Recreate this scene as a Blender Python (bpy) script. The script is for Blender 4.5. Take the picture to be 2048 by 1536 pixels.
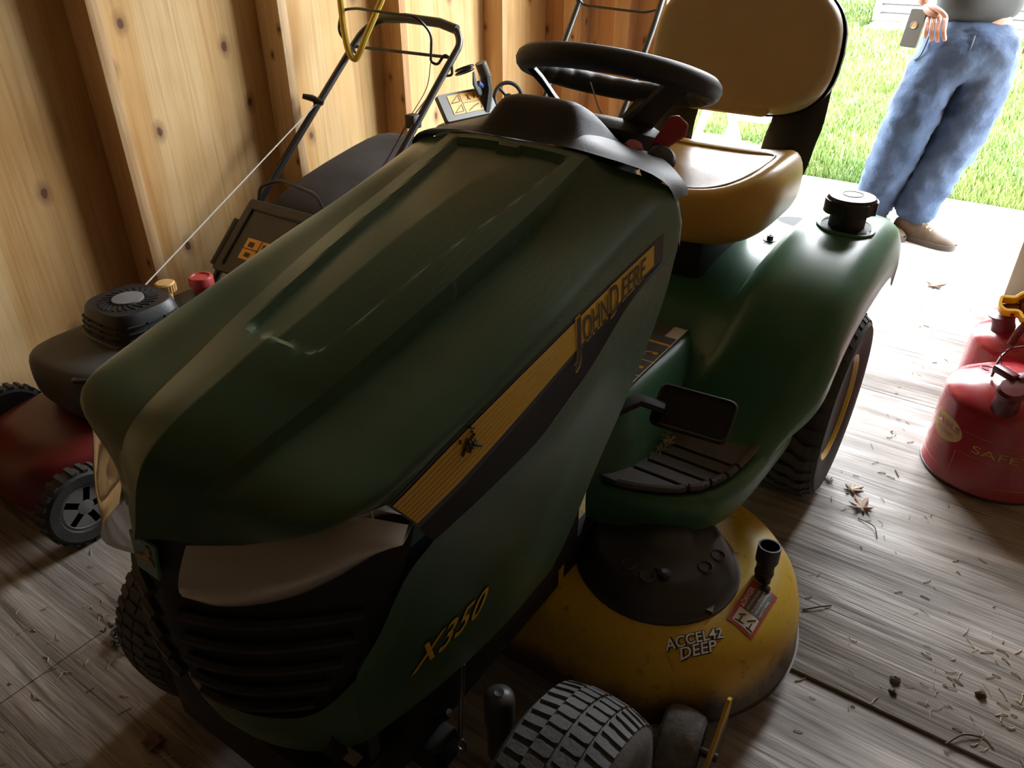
import bpy, bmesh, math, random
from mathutils import Vector, Matrix, noise
import numpy as np
random.seed(7)
R = math.radians
C = bpy.context.scene.collection
for o in list(bpy.data.objects): bpy.data.objects.remove(o)
sc = bpy.context.scene
# ------------------------------------------------------------------ camera
cam = bpy.data.cameras.new('camera'); camo = bpy.data.objects.new('camera', cam); C.objects.link(camo)
cam.sensor_fit = 'HORIZONTAL'; cam.sensor_width = 36.0; cam.lens = 36.0*1530/2048; cam.clip_start = .02; cam.clip_end = 300
camo.location = (.709, -1.80, 1.316)
camo.rotation_euler = (R(90-31.555), 0, R(34.37))
sc.camera = camo
# ------------------------------------------------------------------ sky, exposure
w = bpy.data.worlds.new('sky'); sc.world = w; w.use_nodes = True
bg = w.node_tree.nodes['Background']; bg.inputs[0].default_value = (.92, .96, 1.0, 1); bg.inputs[1].default_value = 27.0
sun = bpy.data.lights.new('hazy_sun', 'SUN'); sun.energy = 22.0; sun.angle = R(12); sun.color = (1, .95, .86)
suno = bpy.data.objects.new('hazy_sun', sun); C.objects.link(suno); suno.rotation_euler = (R(28), R(38), 0)
sc.view_settings.view_transform = 'Standard'; sc.view_settings.look = 'None'
sc.view_settings.exposure = 0.0; sc.view_settings.gamma = 1.0; sc.view_settings.use_curve_mapping = False
# sky portal filling the doorway: guides the sky light in, emits nothing of its own
por = bpy.data.lights.new('door_portal', 'AREA'); por.shape = 'RECTANGLE'; por.size = 1.68; por.size_y = 2.4
poro = bpy.data.objects.new('door_portal', por); C.objects.link(poro); poro.location = (-.06, 1.97, 1.17); poro.rotation_euler = (R(-90), 0, 0)
por.cycles.is_portal = True

# ------------------------------------------------------------------ helpers
class MB:
    def __init__(s): s.v = []; s.f = []; s.m = []
    def add(s, V, F, mi=0):
        n = len(s.v); s.v += [tuple(p) for p in V]; s.f += [tuple(i+n for i in f) for f in F]; s.m += [mi]*len(F); return s
    def box(s, x0, x1, y0, y1, z0, z1, c=0.0, M=None, mi=0):
        if c <= 0:
            V = [(x, y, z) for z in (z0, z1) for y in (y0, y1) for x in (x0, x1)]
            F = [(0,2,3,1),(4,5,7,6),(0,1,5,4),(2,6,7,3),(0,4,6,2),(1,3,7,5)]
        else:
            bm = bmesh.new(); bmesh.ops.create_cube(bm, size=1)
            for v in bm.verts: v.co = Vector(((x0+x1)/2+v.co.x*(x1-x0), (y0+y1)/2+v.co.y*(y1-y0), (z0+z1)/2+v.co.z*(z1-z0)))
            bmesh.ops.bevel(bm, geom=bm.edges[:], offset=c, segments=2, affect='EDGES', profile=.5)
            bm.verts.index_update(); V = [v.co.copy() for v in bm.verts]; F = [tuple(v.index for v in f.verts) for f in bm.faces]; bm.free()
        if M: V = [M @ Vector(p) for p in V]
        return s.add(V, F, mi)
    def tube(s, P, r, seg=10, closed=False, caps=True, mi=0, flat=1.0, up=None):
        P = [Vector(p) for p in P]; n = len(P); rr = r if isinstance(r, (list, tuple)) else [r]*n
        T = []
        for i in range(n):
            a = P[(i-1) % n] if closed or i > 0 else P[i]; b = P[(i+1) % n] if closed or i < n-1 else P[i]
            T.append((b-a).normalized())
        N = Vector(up) if up else Vector((0, 0, 1))
        if abs(N.dot(T[0])) > .95: N = Vector((1, 0, 0))
        V = []
        for i in range(n):
            N = (N-T[i]*N.dot(T[i])).normalized(); B = T[i].cross(N)
            for k in range(seg):
                a = 2*math.pi*k/seg; V.append(P[i]+N*math.cos(a)*rr[i]*flat+B*math.sin(a)*rr[i])
        F = []
        for i in range(n if closed else n-1):
            j = (i+1) % n
            for k in range(seg): F.append((i*seg+k, i*seg+(k+1) % seg, j*seg+(k+1) % seg, j*seg+k))
        if caps and not closed: F.append(tuple(range(seg))[::-1]); F.append(tuple((n-1)*seg+k for k in range(seg)))
        return s.add(V, F, mi)
    def lathe(s, prof, M=None, seg=32, a0=0, a1=2*math.pi, sx=1, sy=1, mi=0):
        full = abs(a1-a0-2*math.pi) < 1e-6; m = seg if full else seg+1; V = []; F = []
        for r, z in prof:
            for k in range(m):
                a = a0+(a1-a0)*k/seg; V.append((r*math.cos(a)*sx, r*math.sin(a)*sy, z))
        for i in range(len(prof)-1):
            for k in range(seg):
                k2 = (k+1) % m; F.append((i*m+k, i*m+k2, (i+1)*m+k2, (i+1)*m+k))
        if full:
            if prof[0][0] > 1e-5: F.append(tuple(range(m))[::-1])
            if prof[-1][0] > 1e-5: F.append(tuple((len(prof)-1)*m+k for k in range(m)))
        if M: V = [M @ Vector(p) for p in V]
        return s.add(V, F, mi)
    def grid(s, rows, closeu=False, mi=0):
        n = len(rows[0]); V = [p for r in rows for p in r]; F = []
        for i in range(len(rows)-1):
            for k in range(n if closeu else n-1):
                k2 = (k+1) % n; F.append((i*n+k, i*n+k2, (i+1)*n+k2, (i+1)*n+k))
        if closeu:
            for q, o_ in ((rows[-1], (len(rows)-1)*n), (rows[0], 0)):
                if (Vector(q[0])-Vector(q[n//2])).length < .022: F.append(tuple(o_+k for k in range(n))[::1 if o_ else -1])
        return s.add(V, F, mi)
    def prism(s, poly, h0, h1, M=None, mi=0):
        n = len(poly); V = [(x, y, h0) for x, y in poly]+[(x, y, h1) for x, y in poly]
        F = [tuple(range(n))[::-1], tuple(range(n, 2*n))]+[(i, (i+1) % n, n+(i+1) % n, n+i) for i in range(n)]
        if M: V = [M @ Vector(p) for p in V]
        return s.add(V, F, mi)
    def mirror(s):
        n = len(s.v); s.v += [(-x, y, z) for x, y, z in s.v]; s.f += [tuple(i+n for i in f)[::-1] for f in s.f]; s.m += s.m; return s
def fr(loc=(0,0,0), x=(1,0,0), z=(0,0,1)):
    """frame: columns x, y, z; z exact, x re-orthogonalised"""
    z = Vector(z).normalized(); x = Vector(x); x = (x-z*x.dot(z)).normalized(); y = z.cross(x)
    M = Matrix((x, y, z)).transposed().to_4x4(); M.translation = Vector(loc); return M
def obj(name, mb, mat, parent=None, ang=35, sub=0, bev=0, weld=False, solid=0, label=None):
    me = bpy.data.meshes.new(name); me.from_pydata([tuple(v) for v in mb.v], [], mb.f); me.validate()
    mats = mat if isinstance(mat, (list, tuple)) else [mat]
    for m in mats: me.materials.append(m)
    if len(mats) > 1 and len(me.polygons) == len(mb.m): me.polygons.foreach_set('material_index', mb.m)
    if weld:
        bm = bmesh.new(); bm.from_mesh(me); bmesh.ops.remove_doubles(bm, verts=bm.verts[:], dist=1e-5); bmesh.ops.recalc_face_normals(bm, faces=bm.faces[:]); bm.to_mesh(me); bm.free()
    me.polygons.foreach_set('use_smooth', [True]*len(me.polygons))
    if ang: me.set_sharp_from_angle(angle=R(ang))
    o = bpy.data.objects.new(name, me); C.objects.link(o)
    if parent: o.parent = parent
    if solid: m = o.modifiers.new('s', 'SOLIDIFY'); m.thickness = solid; m.offset = -1
    if bev: m = o.modifiers.new('b', 'BEVEL'); m.width = bev; m.segments = 2; m.limit_method = 'ANGLE'; m.angle_limit = R(30)
    if sub: m = o.modifiers.new('u', 'SUBSURF'); m.levels = sub; m.render_levels = sub
    if label: o['label'] = label
    return o
def empty(name, loc=(0,0,0), rz=0):
    o = bpy.data.objects.new(name, None); C.objects.link(o); o.location = loc; o.rotation_euler = (0, 0, rz); o.empty_display_size = .1; return o
def tag(o, label, cat, group=None):
    o['label'] = label; o['category'] = cat
    if group: o['group'] = group
    return o
def struct(o): o['kind'] = 'structure'; return o
def cr(P, n):
    """Catmull-Rom resample of control points to n points (uniform in parameter)"""
    P = [Vector(p) for p in P]; Q = [P[0]*2-P[1]]+P+[P[-1]*2-P[-2]]; out = []
    for i in range(n):
        u = i/(n-1)*(len(P)-1); k = min(int(u), len(P)-2); t = u-k; a, b, c, d = Q[k:k+4]
        out.append(.5*((2*b)+(c-a)*t+(2*a-5*b+4*c-d)*t*t+(3*b-a-3*c+d)*t**3))
    return out
def arc_pts(c, r, a0, a1, n, ax=0):
    return [(c[0]+r*math.cos(a0+(a1-a0)*i/(n-1)), c[1]+r*math.sin(a0+(a1-a0)*i/(n-1))) for i in range(n)]
def rrect(x0, x1, y0, y1, r, n=4):
    P = []
    for cx, cy, a in ((x1-r, y1-r, 0), (x0+r, y1-r, 90), (x0+r, y0+r, 180), (x1-r, y0+r, 270)):
        for i in range(n+1): b = R(a+90*i/n); P.append((cx+r*math.cos(b), cy+r*math.sin(b)))
    return P
def fillet(P, r, n=5):
    """round the corners of an open polyline"""
    P = [Vector(p) for p in P]; out = [P[0]]
    for i in range(1, len(P)-1):
        a, b, c = P[i-1], P[i], P[i+1]; d = min(r, (a-b).length*.45, (c-b).length*.45)
        p, q = b+(a-b).normalized()*d, b+(c-b).normalized()*d
        for k in range(n+1): t = k/n; out.append(p*(1-t)**2+b*2*t*(1-t)+q*t*t)
    out.append(P[-1]); return out
def text2d(s, bold=0.0, shear=0.0, space=1.0, line=1.0, align='LEFT', fill=True):
    """flat text mesh: verts scaled to unit height of a capital, faces"""
    cu = bpy.data.curves.new('t', 'FONT'); cu.body = s; cu.offset = bold; cu.shear = shear; cu.space_character = space; cu.space_line = line
    cu.align_x = align; cu.resolution_u = 3
    o = bpy.data.objects.new('t', cu); C.objects.link(o); dg = bpy.context.evaluated_depsgraph_get(); dg.update()
    me = bpy.data.meshes.new_from_object(o.evaluated_get(dg)); V = [(v.co.x/.7, v.co.y/.7) for v in me.vertices]; F = [tuple(p.vertices) for p in me.polygons]
    bpy.data.objects.remove(o); bpy.data.curves.remove(cu); bpy.data.meshes.remove(me); return V, F
def put_text(name, s, fn, mat, parent, w=None, h=1.0, **k):
    """text mapped through fn(u, v) -> point; w scales the text's width to w, h is capital height"""
    V, F = text2d(s, **k); x0 = min(p[0] for p in V); x1 = max(p[0] for p in V); y0 = min(p[1] for p in V)
    sx = (w/(x1-x0)) if w else h
    mb = MB(); mb.add([fn((p[0]-x0)*sx, p[1]*h) for p in V], F); return obj(name, mb, mat, parent, ang=0)

# ------------------------------------------------------------------ materials
def nt(name):
    m = bpy.data.materials.new(name); m.use_nodes = True; t = m.node_tree; b = t.nodes['Principled BSDF']; return m, t, b
def node(t, ty, **k):
    n = t.nodes.new(ty)
    for a, v in k.items():
        if a.startswith('i_'): n.inputs[a[2:].replace('_', ' ')].default_value = v
        else: setattr(n, a, v)
    return n
def ramp(t, fac, stops):
    r = t.nodes.new('ShaderNodeValToRGB'); e = r.color_ramp.elements
    while len(e) < len(stops): e.new(.5)
    for i, (p, c) in enumerate(stops): e[i].position = p; e[i].color = (*c, 1) if len(c) == 3 else c
    t.links.new(fac, r.inputs[0]); return r
def pbr(name, col, rough=.5, metal=0, var=.0, vs=8, bump=0, bs=60, coat=0, col2=None, rvar=0, stretch=(1,1,1), spec=.5):
    m, t, b = nt(name); b.inputs['Metallic'].default_value = metal; b.inputs['Roughness'].default_value = rough; b.inputs['Specular IOR Level'].default_value = spec
    b.inputs['Base Color'].default_value = (*col, 1)
    if coat: b.inputs['Coat Weight'].default_value = coat; b.inputs['Coat Roughness'].default_value = .15
    co = node(t, 'ShaderNodeTexCoord'); mp = node(t, 'ShaderNodeMapping'); mp.inputs['Scale'].default_value = stretch; t.links.new(co.outputs['Object'], mp.inputs[0])
    if var or col2:
        n = node(t, 'ShaderNodeTexNoise', i_Scale=vs, i_Detail=5); t.links.new(mp.outputs[0], n.inputs['Vector'])
        c2 = col2 or tuple(c*(1-var) for c in col); c1 = col if col2 else tuple(min(1, c*(1+var)) for c in col)
        r = ramp(t, n.outputs[0], [(.35, c1), (.65, c2)]); t.links.new(r.outputs[0], b.inputs['Base Color'])
    if rvar:
        n2 = node(t, 'ShaderNodeTexNoise', i_Scale=vs*2.3, i_Detail=6); t.links.new(mp.outputs[0], n2.inputs['Vector'])
        r2 = ramp(t, n2.outputs[0], [(.3, (max(0, rough-rvar),)*3), (.7, (min(1, rough+rvar),)*3)]); t.links.new(r2.outputs[0], b.inputs['Roughness'])
    if bump:
        n3 = node(t, 'ShaderNodeTexNoise', i_Scale=bs, i_Detail=4); t.links.new(mp.outputs[0], n3.inputs['Vector'])
        bp = node(t, 'ShaderNodeBump', i_Strength=bump, i_Distance=.01); t.links.new(n3.outputs[0], bp.inputs['Height']); t.links.new(bp.outputs[0], b.inputs['Normal'])
    return m
def wood(name, grain, base, dark, pale, knots=True, fine=1.0, rough=.75, bump=.25, kcol=(.13,.05,.02), ks=1.0, streak=1.0):
    """procedural timber; grain = axis index along the fibres, world position coordinates"""
    m, t, b = nt(name); g = node(t, 'ShaderNodeNewGeometry'); mp = node(t, 'ShaderNodeMapping')
    sc_ = [5.5*fine]*3; sc_[grain] = .6*fine; mp.inputs['Scale'].default_value = sc_; t.links.new(g.outputs['Position'], mp.inputs[0])
    n1 = node(t, 'ShaderNodeTexNoise', i_Scale=1.0, i_Detail=4, i_Distortion=1.2); t.links.new(mp.outputs[0], n1.inputs['Vector'])
    mp2 = node(t, 'ShaderNodeMapping'); s2 = [70*fine]*3; s2[grain] = 2.0*fine; mp2.inputs['Scale'].default_value = s2; t.links.new(g.outputs['Position'], mp2.inputs[0])
    n2 = node(t, 'ShaderNodeTexNoise', i_Scale=1.0, i_Detail=5, i_Distortion=.6); t.links.new(mp2.outputs[0], n2.inputs['Vector'])
    n0 = node(t, 'ShaderNodeTexNoise', i_Scale=2.2, i_Detail=3); t.links.new(g.outputs['Position'], n0.inputs['Vector'])
    r1 = ramp(t, n1.outputs[0], [(.32, dark), (.5, base), (.68, pale)])
    r2 = ramp(t, n2.outputs[0], [(.28, (.66,.56,.46)), (.52, (1,1,1))])
    mx = node(t, 'ShaderNodeMix', data_type='RGBA', blend_type='MULTIPLY'); mx.inputs[0].default_value = .55*streak
    t.links.new(r1.outputs[0], mx.inputs[6]); t.links.new(r2.outputs[0], mx.inputs[7])
    r0 = ramp(t, n0.outputs[0], [(.3, (.78,.72,.66)), (.65, (1.0,1.0,1.0))])
    mx0 = node(t, 'ShaderNodeMix', data_type='RGBA', blend_type='MULTIPLY'); mx0.inputs[0].default_value = .8
    t.links.new(mx.outputs[2], mx0.inputs[6]); t.links.new(r0.outputs[0], mx0.inputs[7]); out = mx0.outputs[2]
    if knots:
        sx_ = node(t, 'ShaderNodeSeparateXYZ'); t.links.new(g.outputs['Position'], sx_.inputs[0])
        ad_ = node(t, 'ShaderNodeMath', operation='ADD'); t.links.new(sx_.outputs[0], ad_.inputs[0]); t.links.new(sx_.outputs[1], ad_.inputs[1])
        mu_ = node(t, 'ShaderNodeMath', operation='MULTIPLY'); mu_.inputs[1].default_value = .62; t.links.new(sx_.outputs[2], mu_.inputs[0])
        cb_ = node(t, 'ShaderNodeCombineXYZ'); t.links.new(ad_.outputs[0], cb_.inputs[0]); t.links.new(mu_.outputs[0], cb_.inputs[1])
        vo = node(t, 'ShaderNodeTexVoronoi', i_Scale=3.9*ks, i_Randomness=1.0); vo.voronoi_dimensions = '2D'; t.links.new(cb_.outputs[0], vo.inputs['Vector'])
        nk = node(t, 'ShaderNodeTexNoise', i_Scale=40, i_Detail=2); t.links.new(g.outputs['Position'], nk.inputs['Vector'])
        ma = node(t, 'ShaderNodeMath', operation='MULTIPLY_ADD'); ma.inputs[1].default_value = .035; t.links.new(nk.outputs[0], ma.inputs[0]); t.links.new(vo.outputs['Distance'], ma.inputs[2])
        rk = ramp(t, ma.outputs[0], [(.045, (1,1,1)), (.058, (.55,.55,.55)), (.13, (0,0,0))])
        mk = node(t, 'ShaderNodeMix', data_type='RGBA'); t.links.new(rk.outputs[0], mk.inputs[0]); t.links.new(out, mk.inputs[6]); mk.inputs[7].default_value = (*kcol, 1); out = mk.outputs[2]
    t.links.new(out, b.inputs['Base Color']); b.inputs['Roughness'].default_value = rough
    bp = node(t, 'ShaderNodeBump', i_Strength=bump, i_Distance=.004); t.links.new(n2.outputs[0], bp.inputs['Height']); t.links.new(bp.outputs[0], b.inputs['Normal'])
    return m
M = {}
M['ply'] = wood('pine_plywood', 2, (.68,.45,.19), (.58,.34,.12), (.76,.55,.28))
M['ply_door'] = wood('pine_plywood_backlit', 2, (.58,.30,.12), (.45,.20,.07), (.66,.38,.17), ks=1.3)  # redder pine; the wall's backlit darkness is put into the colour
M['ply_dark'] = wood('low_bounce_boards', 2, (.10,.058,.028), (.07,.038,.018), (.13,.078,.04), ks=1.3)  # for unseen walls; dark tone put in to cut bounced light
M['ply_pale'] = wood('pale_roof_sheathing', 0, (.62,.50,.36), (.52,.40,.27), (.70,.58,.44), ks=1.0)
M['stud'] = wood('fir_stud', 2, (.55,.33,.15), (.42,.22,.09), (.66,.44,.22), ks=1.7, fine=1.4)
M['stud_pale'] = wood('pale_stud', 2, (.68,.47,.25), (.56,.34,.15), (.78,.58,.34), ks=1.7, fine=1.4)
def floor_mat():
    m, t, b = nt('weathered_plywood_floor'); g = node(t, 'ShaderNodeNewGeometry')
    def mapped(sc_): mp = node(t, 'ShaderNodeMapping'); mp.inputs['Scale'].default_value = sc_; t.links.new(g.outputs['Position'], mp.inputs[0]); return mp.outputs[0]
    def no(v, s, d, di=0): n = node(t, 'ShaderNodeTexNoise', i_Scale=s, i_Detail=d, i_Distortion=di); t.links.new(v, n.inputs['Vector']); return n.outputs[0]
    big = no(mapped((1.0, 5.0, 1)), 1.5, 5, 1.5); fine = no(mapped((3.0, 75, 1)), 1, 6, 1.0); blot = no(g.outputs['Position'], 3.0, 6); band = no(mapped((.9, 9, 1)), 1.0, 6, 2.6)
    r1 = ramp(t, big, [(.3, (.22,.19,.165)), (.5, (.32,.285,.255)), (.7, (.42,.385,.355))])
    r2 = ramp(t, band, [(.40, (.66,.64,.62)), (.55, (1,1,1)), (.64, (1.2,1.2,1.2))])
    r3 = ramp(t, fine, [(.34, (.42,.38,.35)), (.46, (1,1,1))])
    r4 = ramp(t, blot, [(.35, (.8,.74,.68)), (.6, (1.05,1.05,1.05))])
    c = r1.outputs[0]
    for r, f in ((r2, .75), (r3, .8), (r4, .9)):
        mx = node(t, 'ShaderNodeMix', data_type='RGBA', blend_type='MULTIPLY'); mx.inputs[0].default_value = f; t.links.new(c, mx.inputs[6]); t.links.new(r.outputs[0], mx.inputs[7]); c = mx.outputs[2]
    t.links.new(c, b.inputs['Base Color'])
    rr = ramp(t, band, [(.4, (.6,)*3), (.62, (.42,)*3)]); t.links.new(rr.outputs[0], b.inputs['Roughness']); b.inputs['Specular IOR Level'].default_value = .35
    ad = node(t, 'ShaderNodeMath', operation='ADD'); t.links.new(fine, ad.inputs[0]); t.links.new(band, ad.inputs[1])
    bp = node(t, 'ShaderNodeBump', i_Strength=.55, i_Distance=.004); t.links.new(ad.outputs[0], bp.inputs['Height']); t.links.new(bp.outputs[0], b.inputs['Normal'])
    return m
M['floor'] = floor_mat()
def green_mat(name, col, rough, scratch=True):
    m, t, b = nt(name); co = node(t, 'ShaderNodeTexCoord'); b.inputs['Specular IOR Level'].default_value = .5
    n = node(t, 'ShaderNodeTexNoise', i_Scale=5, i_Detail=6); t.links.new(co.outputs['Object'], n.inputs['Vector'])
    r = ramp(t, n.outputs[0], [(.3, tuple(c*.9 for c in col)), (.7, tuple(c*1.15+.004 for c in col))])
    # fine rubbed scratches
    w1 = node(t, 'ShaderNodeTexWave', i_Scale=26, i_Distortion=9, i_Detail=3, i_Detail_Scale=.7); t.links.new(co.outputs['Object'], w1.inputs['Vector'])
    rs = ramp(t, w1.outputs['Fac'], [(.965, (0,0,0)), (1.0, (1,1,1))])
    n2 = node(t, 'ShaderNodeTexNoise', i_Scale=3.2, i_Detail=4); t.links.new(co.outputs['Object'], n2.inputs['Vector'])
    rm = ramp(t, n2.outputs[0], [(.48, (0,0,0)), (.68, (.16,.16,.16))])
    mul = node(t, 'ShaderNodeMath', operation='MULTIPLY'); t.links.new(rs.outputs[0], mul.inputs[0]); t.links.new(rm.outputs[0], mul.inputs[1])
    mx = node(t, 'ShaderNodeMix', data_type='RGBA'); t.links.new(mul.outputs[0], mx.inputs[0]); t.links.new(r.outputs[0], mx.inputs[6]); mx.inputs[7].default_value = (.35,.42,.35,1)
    t.links.new(mx.outputs[2], b.inputs['Base Color'])
    b.inputs['Sheen Weight'].default_value = .20; b.inputs['Sheen Roughness'].default_value = .45; b.inputs['Sheen Tint'].default_value = (.58,.82,.64,1)
    rr = ramp(t, n2.outputs[0], [(.3, (rough,)*3), (.75, (rough+.07,)*3)]); t.links.new(rr.outputs[0], b.inputs['Roughness'])
    return m
M['green'] = green_mat('green_hood_plastic', (.030,.080,.036), .28)
M['green2'] = green_mat('green_fender_plastic', (.032,.130,.066), .33)
M['yellow'] = pbr('tractor_yellow', (.70,.46,.03), .38, var=.08, vs=6)
def deck_mat():
    m, t, b = nt('worn_yellow_deck_paint'); co = node(t, 'ShaderNodeTexCoord')
    n = node(t, 'ShaderNodeTexNoise', i_Scale=9, i_Detail=8, i_Roughness=.65); t.links.new(co.outputs['Object'], n.inputs['Vector'])
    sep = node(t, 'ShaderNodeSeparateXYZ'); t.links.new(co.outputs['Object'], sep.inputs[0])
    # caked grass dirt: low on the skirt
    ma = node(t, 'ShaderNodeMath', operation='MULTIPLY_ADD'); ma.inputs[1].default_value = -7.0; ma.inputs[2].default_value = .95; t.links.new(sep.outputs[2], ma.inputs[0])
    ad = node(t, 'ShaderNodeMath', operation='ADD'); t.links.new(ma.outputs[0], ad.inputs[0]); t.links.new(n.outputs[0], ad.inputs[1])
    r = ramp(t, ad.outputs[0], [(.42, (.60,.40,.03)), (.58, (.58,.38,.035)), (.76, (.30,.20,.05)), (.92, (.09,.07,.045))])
    n2 = node(t, 'ShaderNodeTexNoise', i_Scale=60, i_Detail=4); t.links.new(co.outputs['Object'], n2.inputs['Vector'])
    r2 = ramp(t, n2.outputs[0], [(.28, (.45,.4,.35)), (.4, (1,1,1))])
    mx = node(t, 'ShaderNodeMix', data_type='RGBA', blend_type='MULTIPLY'); mx.inputs[0].default_value = .6; t.links.new(r.outputs[0], mx.inputs[6]); t.links.new(r2.outputs[0], mx.inputs[7])
    t.links.new(mx.outputs[2], b.inputs['Base Color']); b.inputs['Roughness'].default_value = .42
    return m
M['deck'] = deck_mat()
M['black'] = pbr('black_plastic', (.018,.018,.019), .45, var=.2, vs=20, bump=.06, bs=250)
M['blackdash'] = pbr('textured_black_plastic', (.022,.022,.023), .55, var=.1, bump=.12, bs=400)
M['matte'] = pbr('matte_black', (.012,.012,.012), .7)
M['rubber'] = pbr('tyre_rubber', (.035,.034,.033), .75, var=.25, vs=14, bump=.1, bs=120)
M['rubber_dusty'] = pbr('dusty_tyre_rubber', (.13,.128,.125), .8, col2=(.065,.063,.06), vs=9, bump=.15, bs=140)
M['dust'] = pbr('pale_tread_dust', (.24,.24,.245), .9, var=.2, vs=30)
M['mat'] = pbr('foot_mat_rubber', (.055,.05,.047), .6, col2=(.10,.09,.085), vs=6, bump=.08, bs=300)
M['seat'] = pbr('yellow_vinyl', (.58,.36,.07), .36, var=.06, vs=5, bump=.07, bs=220)
M['seatback'] = pbr('yellow_vinyl_shaded', (.50,.38,.20), .45, var=.06, vs=5, bump=.07, bs=220)  # same vinyl, greyer: the back rest's shading is put into the colour
M['steel'] = pbr('bare_steel', (.45,.44,.42), .35, metal=1, var=.15, vs=30)
M['kingpin'] = pbr('worn_grey_cap', (.10,.10,.102), .4, metal=.3, var=.15)
M['darksteel'] = pbr('dark_steel', (.08,.078,.075), .5, metal=.7, var=.3, vs=20)
M['blacktube'] = pbr('black_painted_tube', (.014,.014,.015), .3, var=.2, vs=12)
M['red'] = pbr('red_deck_paint', (.14,.012,.012), .4, var=.2, vs=7)
M['canred'] = pbr('red_can_enamel', (.33,.018,.03), .22, var=.14, vs=9, coat=.3, rvar=.08)
M['canredd'] = pbr('dark_red_fitting', (.12,.012,.016), .35, var=.2)
M['redplastic'] = pbr('red_knob_plastic', (.45,.05,.05), .45)
M['canyellow'] = pbr('yellow_handle_plastic', (.85,.47,.01), .4)
M['print'] = pbr('faded_yellow_print', (.45,.28,.06), .5)
M['orange'] = pbr('orange_warning_label', (.85,.42,.06), .5)
M['blackink'] = pbr('black_ink', (.02,.02,.018), .5)
M['white'] = pbr('white_print', (.75,.74,.70), .5)
M['redlab'] = pbr('red_warning_label', (.42,.06,.06), .45)
M['navy'] = pbr('dark_decal', (.012,.013,.018), .35)
M['fabric'] = pbr('black_bag_fabric', (.045,.045,.048), .85, var=.2, vs=9, bump=.35, bs=500)
M['rope'] = pbr('starter_rope', (.55,.54,.52), .8)
M['hose'] = pbr('yellow_hose', (.50,.34,.03), .4, var=.15)
M['gaugegrey'] = pbr('grey_gauge_wheel', (.16,.16,.155), .8, var=.25, vs=60, bump=.2, bs=200)
M['wheelgrey'] = pbr('grey_wheel_plastic', (.20,.20,.20), .55, var=.15)
M['tan'] = pbr('tan_cap_plastic', (.62,.38,.14), .5)
M['blue'] = pbr('blue_plastic', (.03,.08,.35), .4)
M['chrome'] = pbr('bright_wire', (.7,.7,.7), .25, metal=1)
M['lensback'] = pbr('lamp_reflector', (.55,.50,.45), .35, metal=.3, var=.1)
def glass():
    m, t, b = nt('clear_lamp_lens'); b.inputs['Base Color'].default_value = (.9,.87,.82,1); b.inputs['Roughness'].default_value = .12
    b.inputs['Transmission Weight'].default_value = .55; b.inputs['IOR'].default_value = 1.25; return m
M['lens'] = glass()
M['concrete'] = pbr('pale_concrete', (.30,.29,.28), .85, var=.1, vs=3, bump=.2, bs=90)
M['soil'] = pbr('lawn_soil', (.06,.09,.02), .95, var=.3, vs=2)
M['grass'] = pbr('grass_blades', (.040,.090,.008), .6, col2=(.085,.125,.02), vs=1.6)
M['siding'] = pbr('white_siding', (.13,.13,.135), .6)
M['paintwhite'] = pbr('chipped_white_paint', (.72,.70,.66), .7, var=.1)
M['jamb'] = pbr('beige_painted_trim', (.50,.43,.33), .6, var=.05)
M['denim'] = pbr('blue_denim', (.015,.034,.080), .9, col2=(.045,.080,.150), vs=7, bump=.9, bs=16)
M['denimseam'] = pbr('denim_seam', (.09,.12,.18), .9)
M['shirt'] = pbr('dark_teal_shirt', (.028,.036,.040), .85, var=.15, vs=6)
M['skin'] = pbr('skin', (.42,.22,.16), .55, var=.1, vs=20)
M['boot'] = pbr('brown_boot_leather', (.07,.048,.03), .7, var=.35, vs=14)
M['sole'] = pbr('boot_sole', (.05,.042,.035), .8)
M['lace'] = pbr('boot_lace', (.42,.33,.16), .8)
M['case'] = pbr('grey_phone_case', (.10,.10,.09), .5)
M['hair'] = pbr('grey_brown_hair', (.10,.075,.055), .8, bump=.4, bs=200)
M['leaf'] = pbr('dry_leaf', (.46,.38,.29), .8, col2=(.20,.11,.07), vs=40)
M['straw'] = pbr('dry_grass_clippings', (.40,.33,.2), .85, var=.4, vs=40)
M['twig'] = pbr('dark_twig', (.09,.06,.04), .85)
M['clod'] = pbr('grass_clump', (.05,.055,.03), .95, var=.4, vs=60)
M['labelgrey'] = pbr('grey_instruction_label', (.10,.10,.10), .45)
M['dirtcover'] = pbr('deck_cover_plastic', (.035,.036,.040), .42, col2=(.055,.053,.052), vs=7)

# ================================================================== the shed
XW, XS = -1.61, -1.50            # wall sheathing face, stud face
fl = MB().box(-1.75, 1.52, -3.5, 1.95, -.10, -.025); floor = struct(obj('floor', fl, M['stud']))
rows = [(-3.5, -1.922, (-1.72, .22, 1.50)), (-1.918, -.627, (-1.72, -.66, 1.50)), (-.625, .594, (-1.72, .10, 1.50)), (.596, 1.95, (-1.72, -.75, 1.50))]
for i, (y0, y1, xs) in enumerate(rows):
    for a, b in zip(xs[:-1], xs[1:]):
        top = 0.0 if i >= 2 else -.007
        obj('plywood_sheet', MB().box(a+.001, b-.001, y0, y1, -.025, top, c=.0012), M['floor'], floor)
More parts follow.
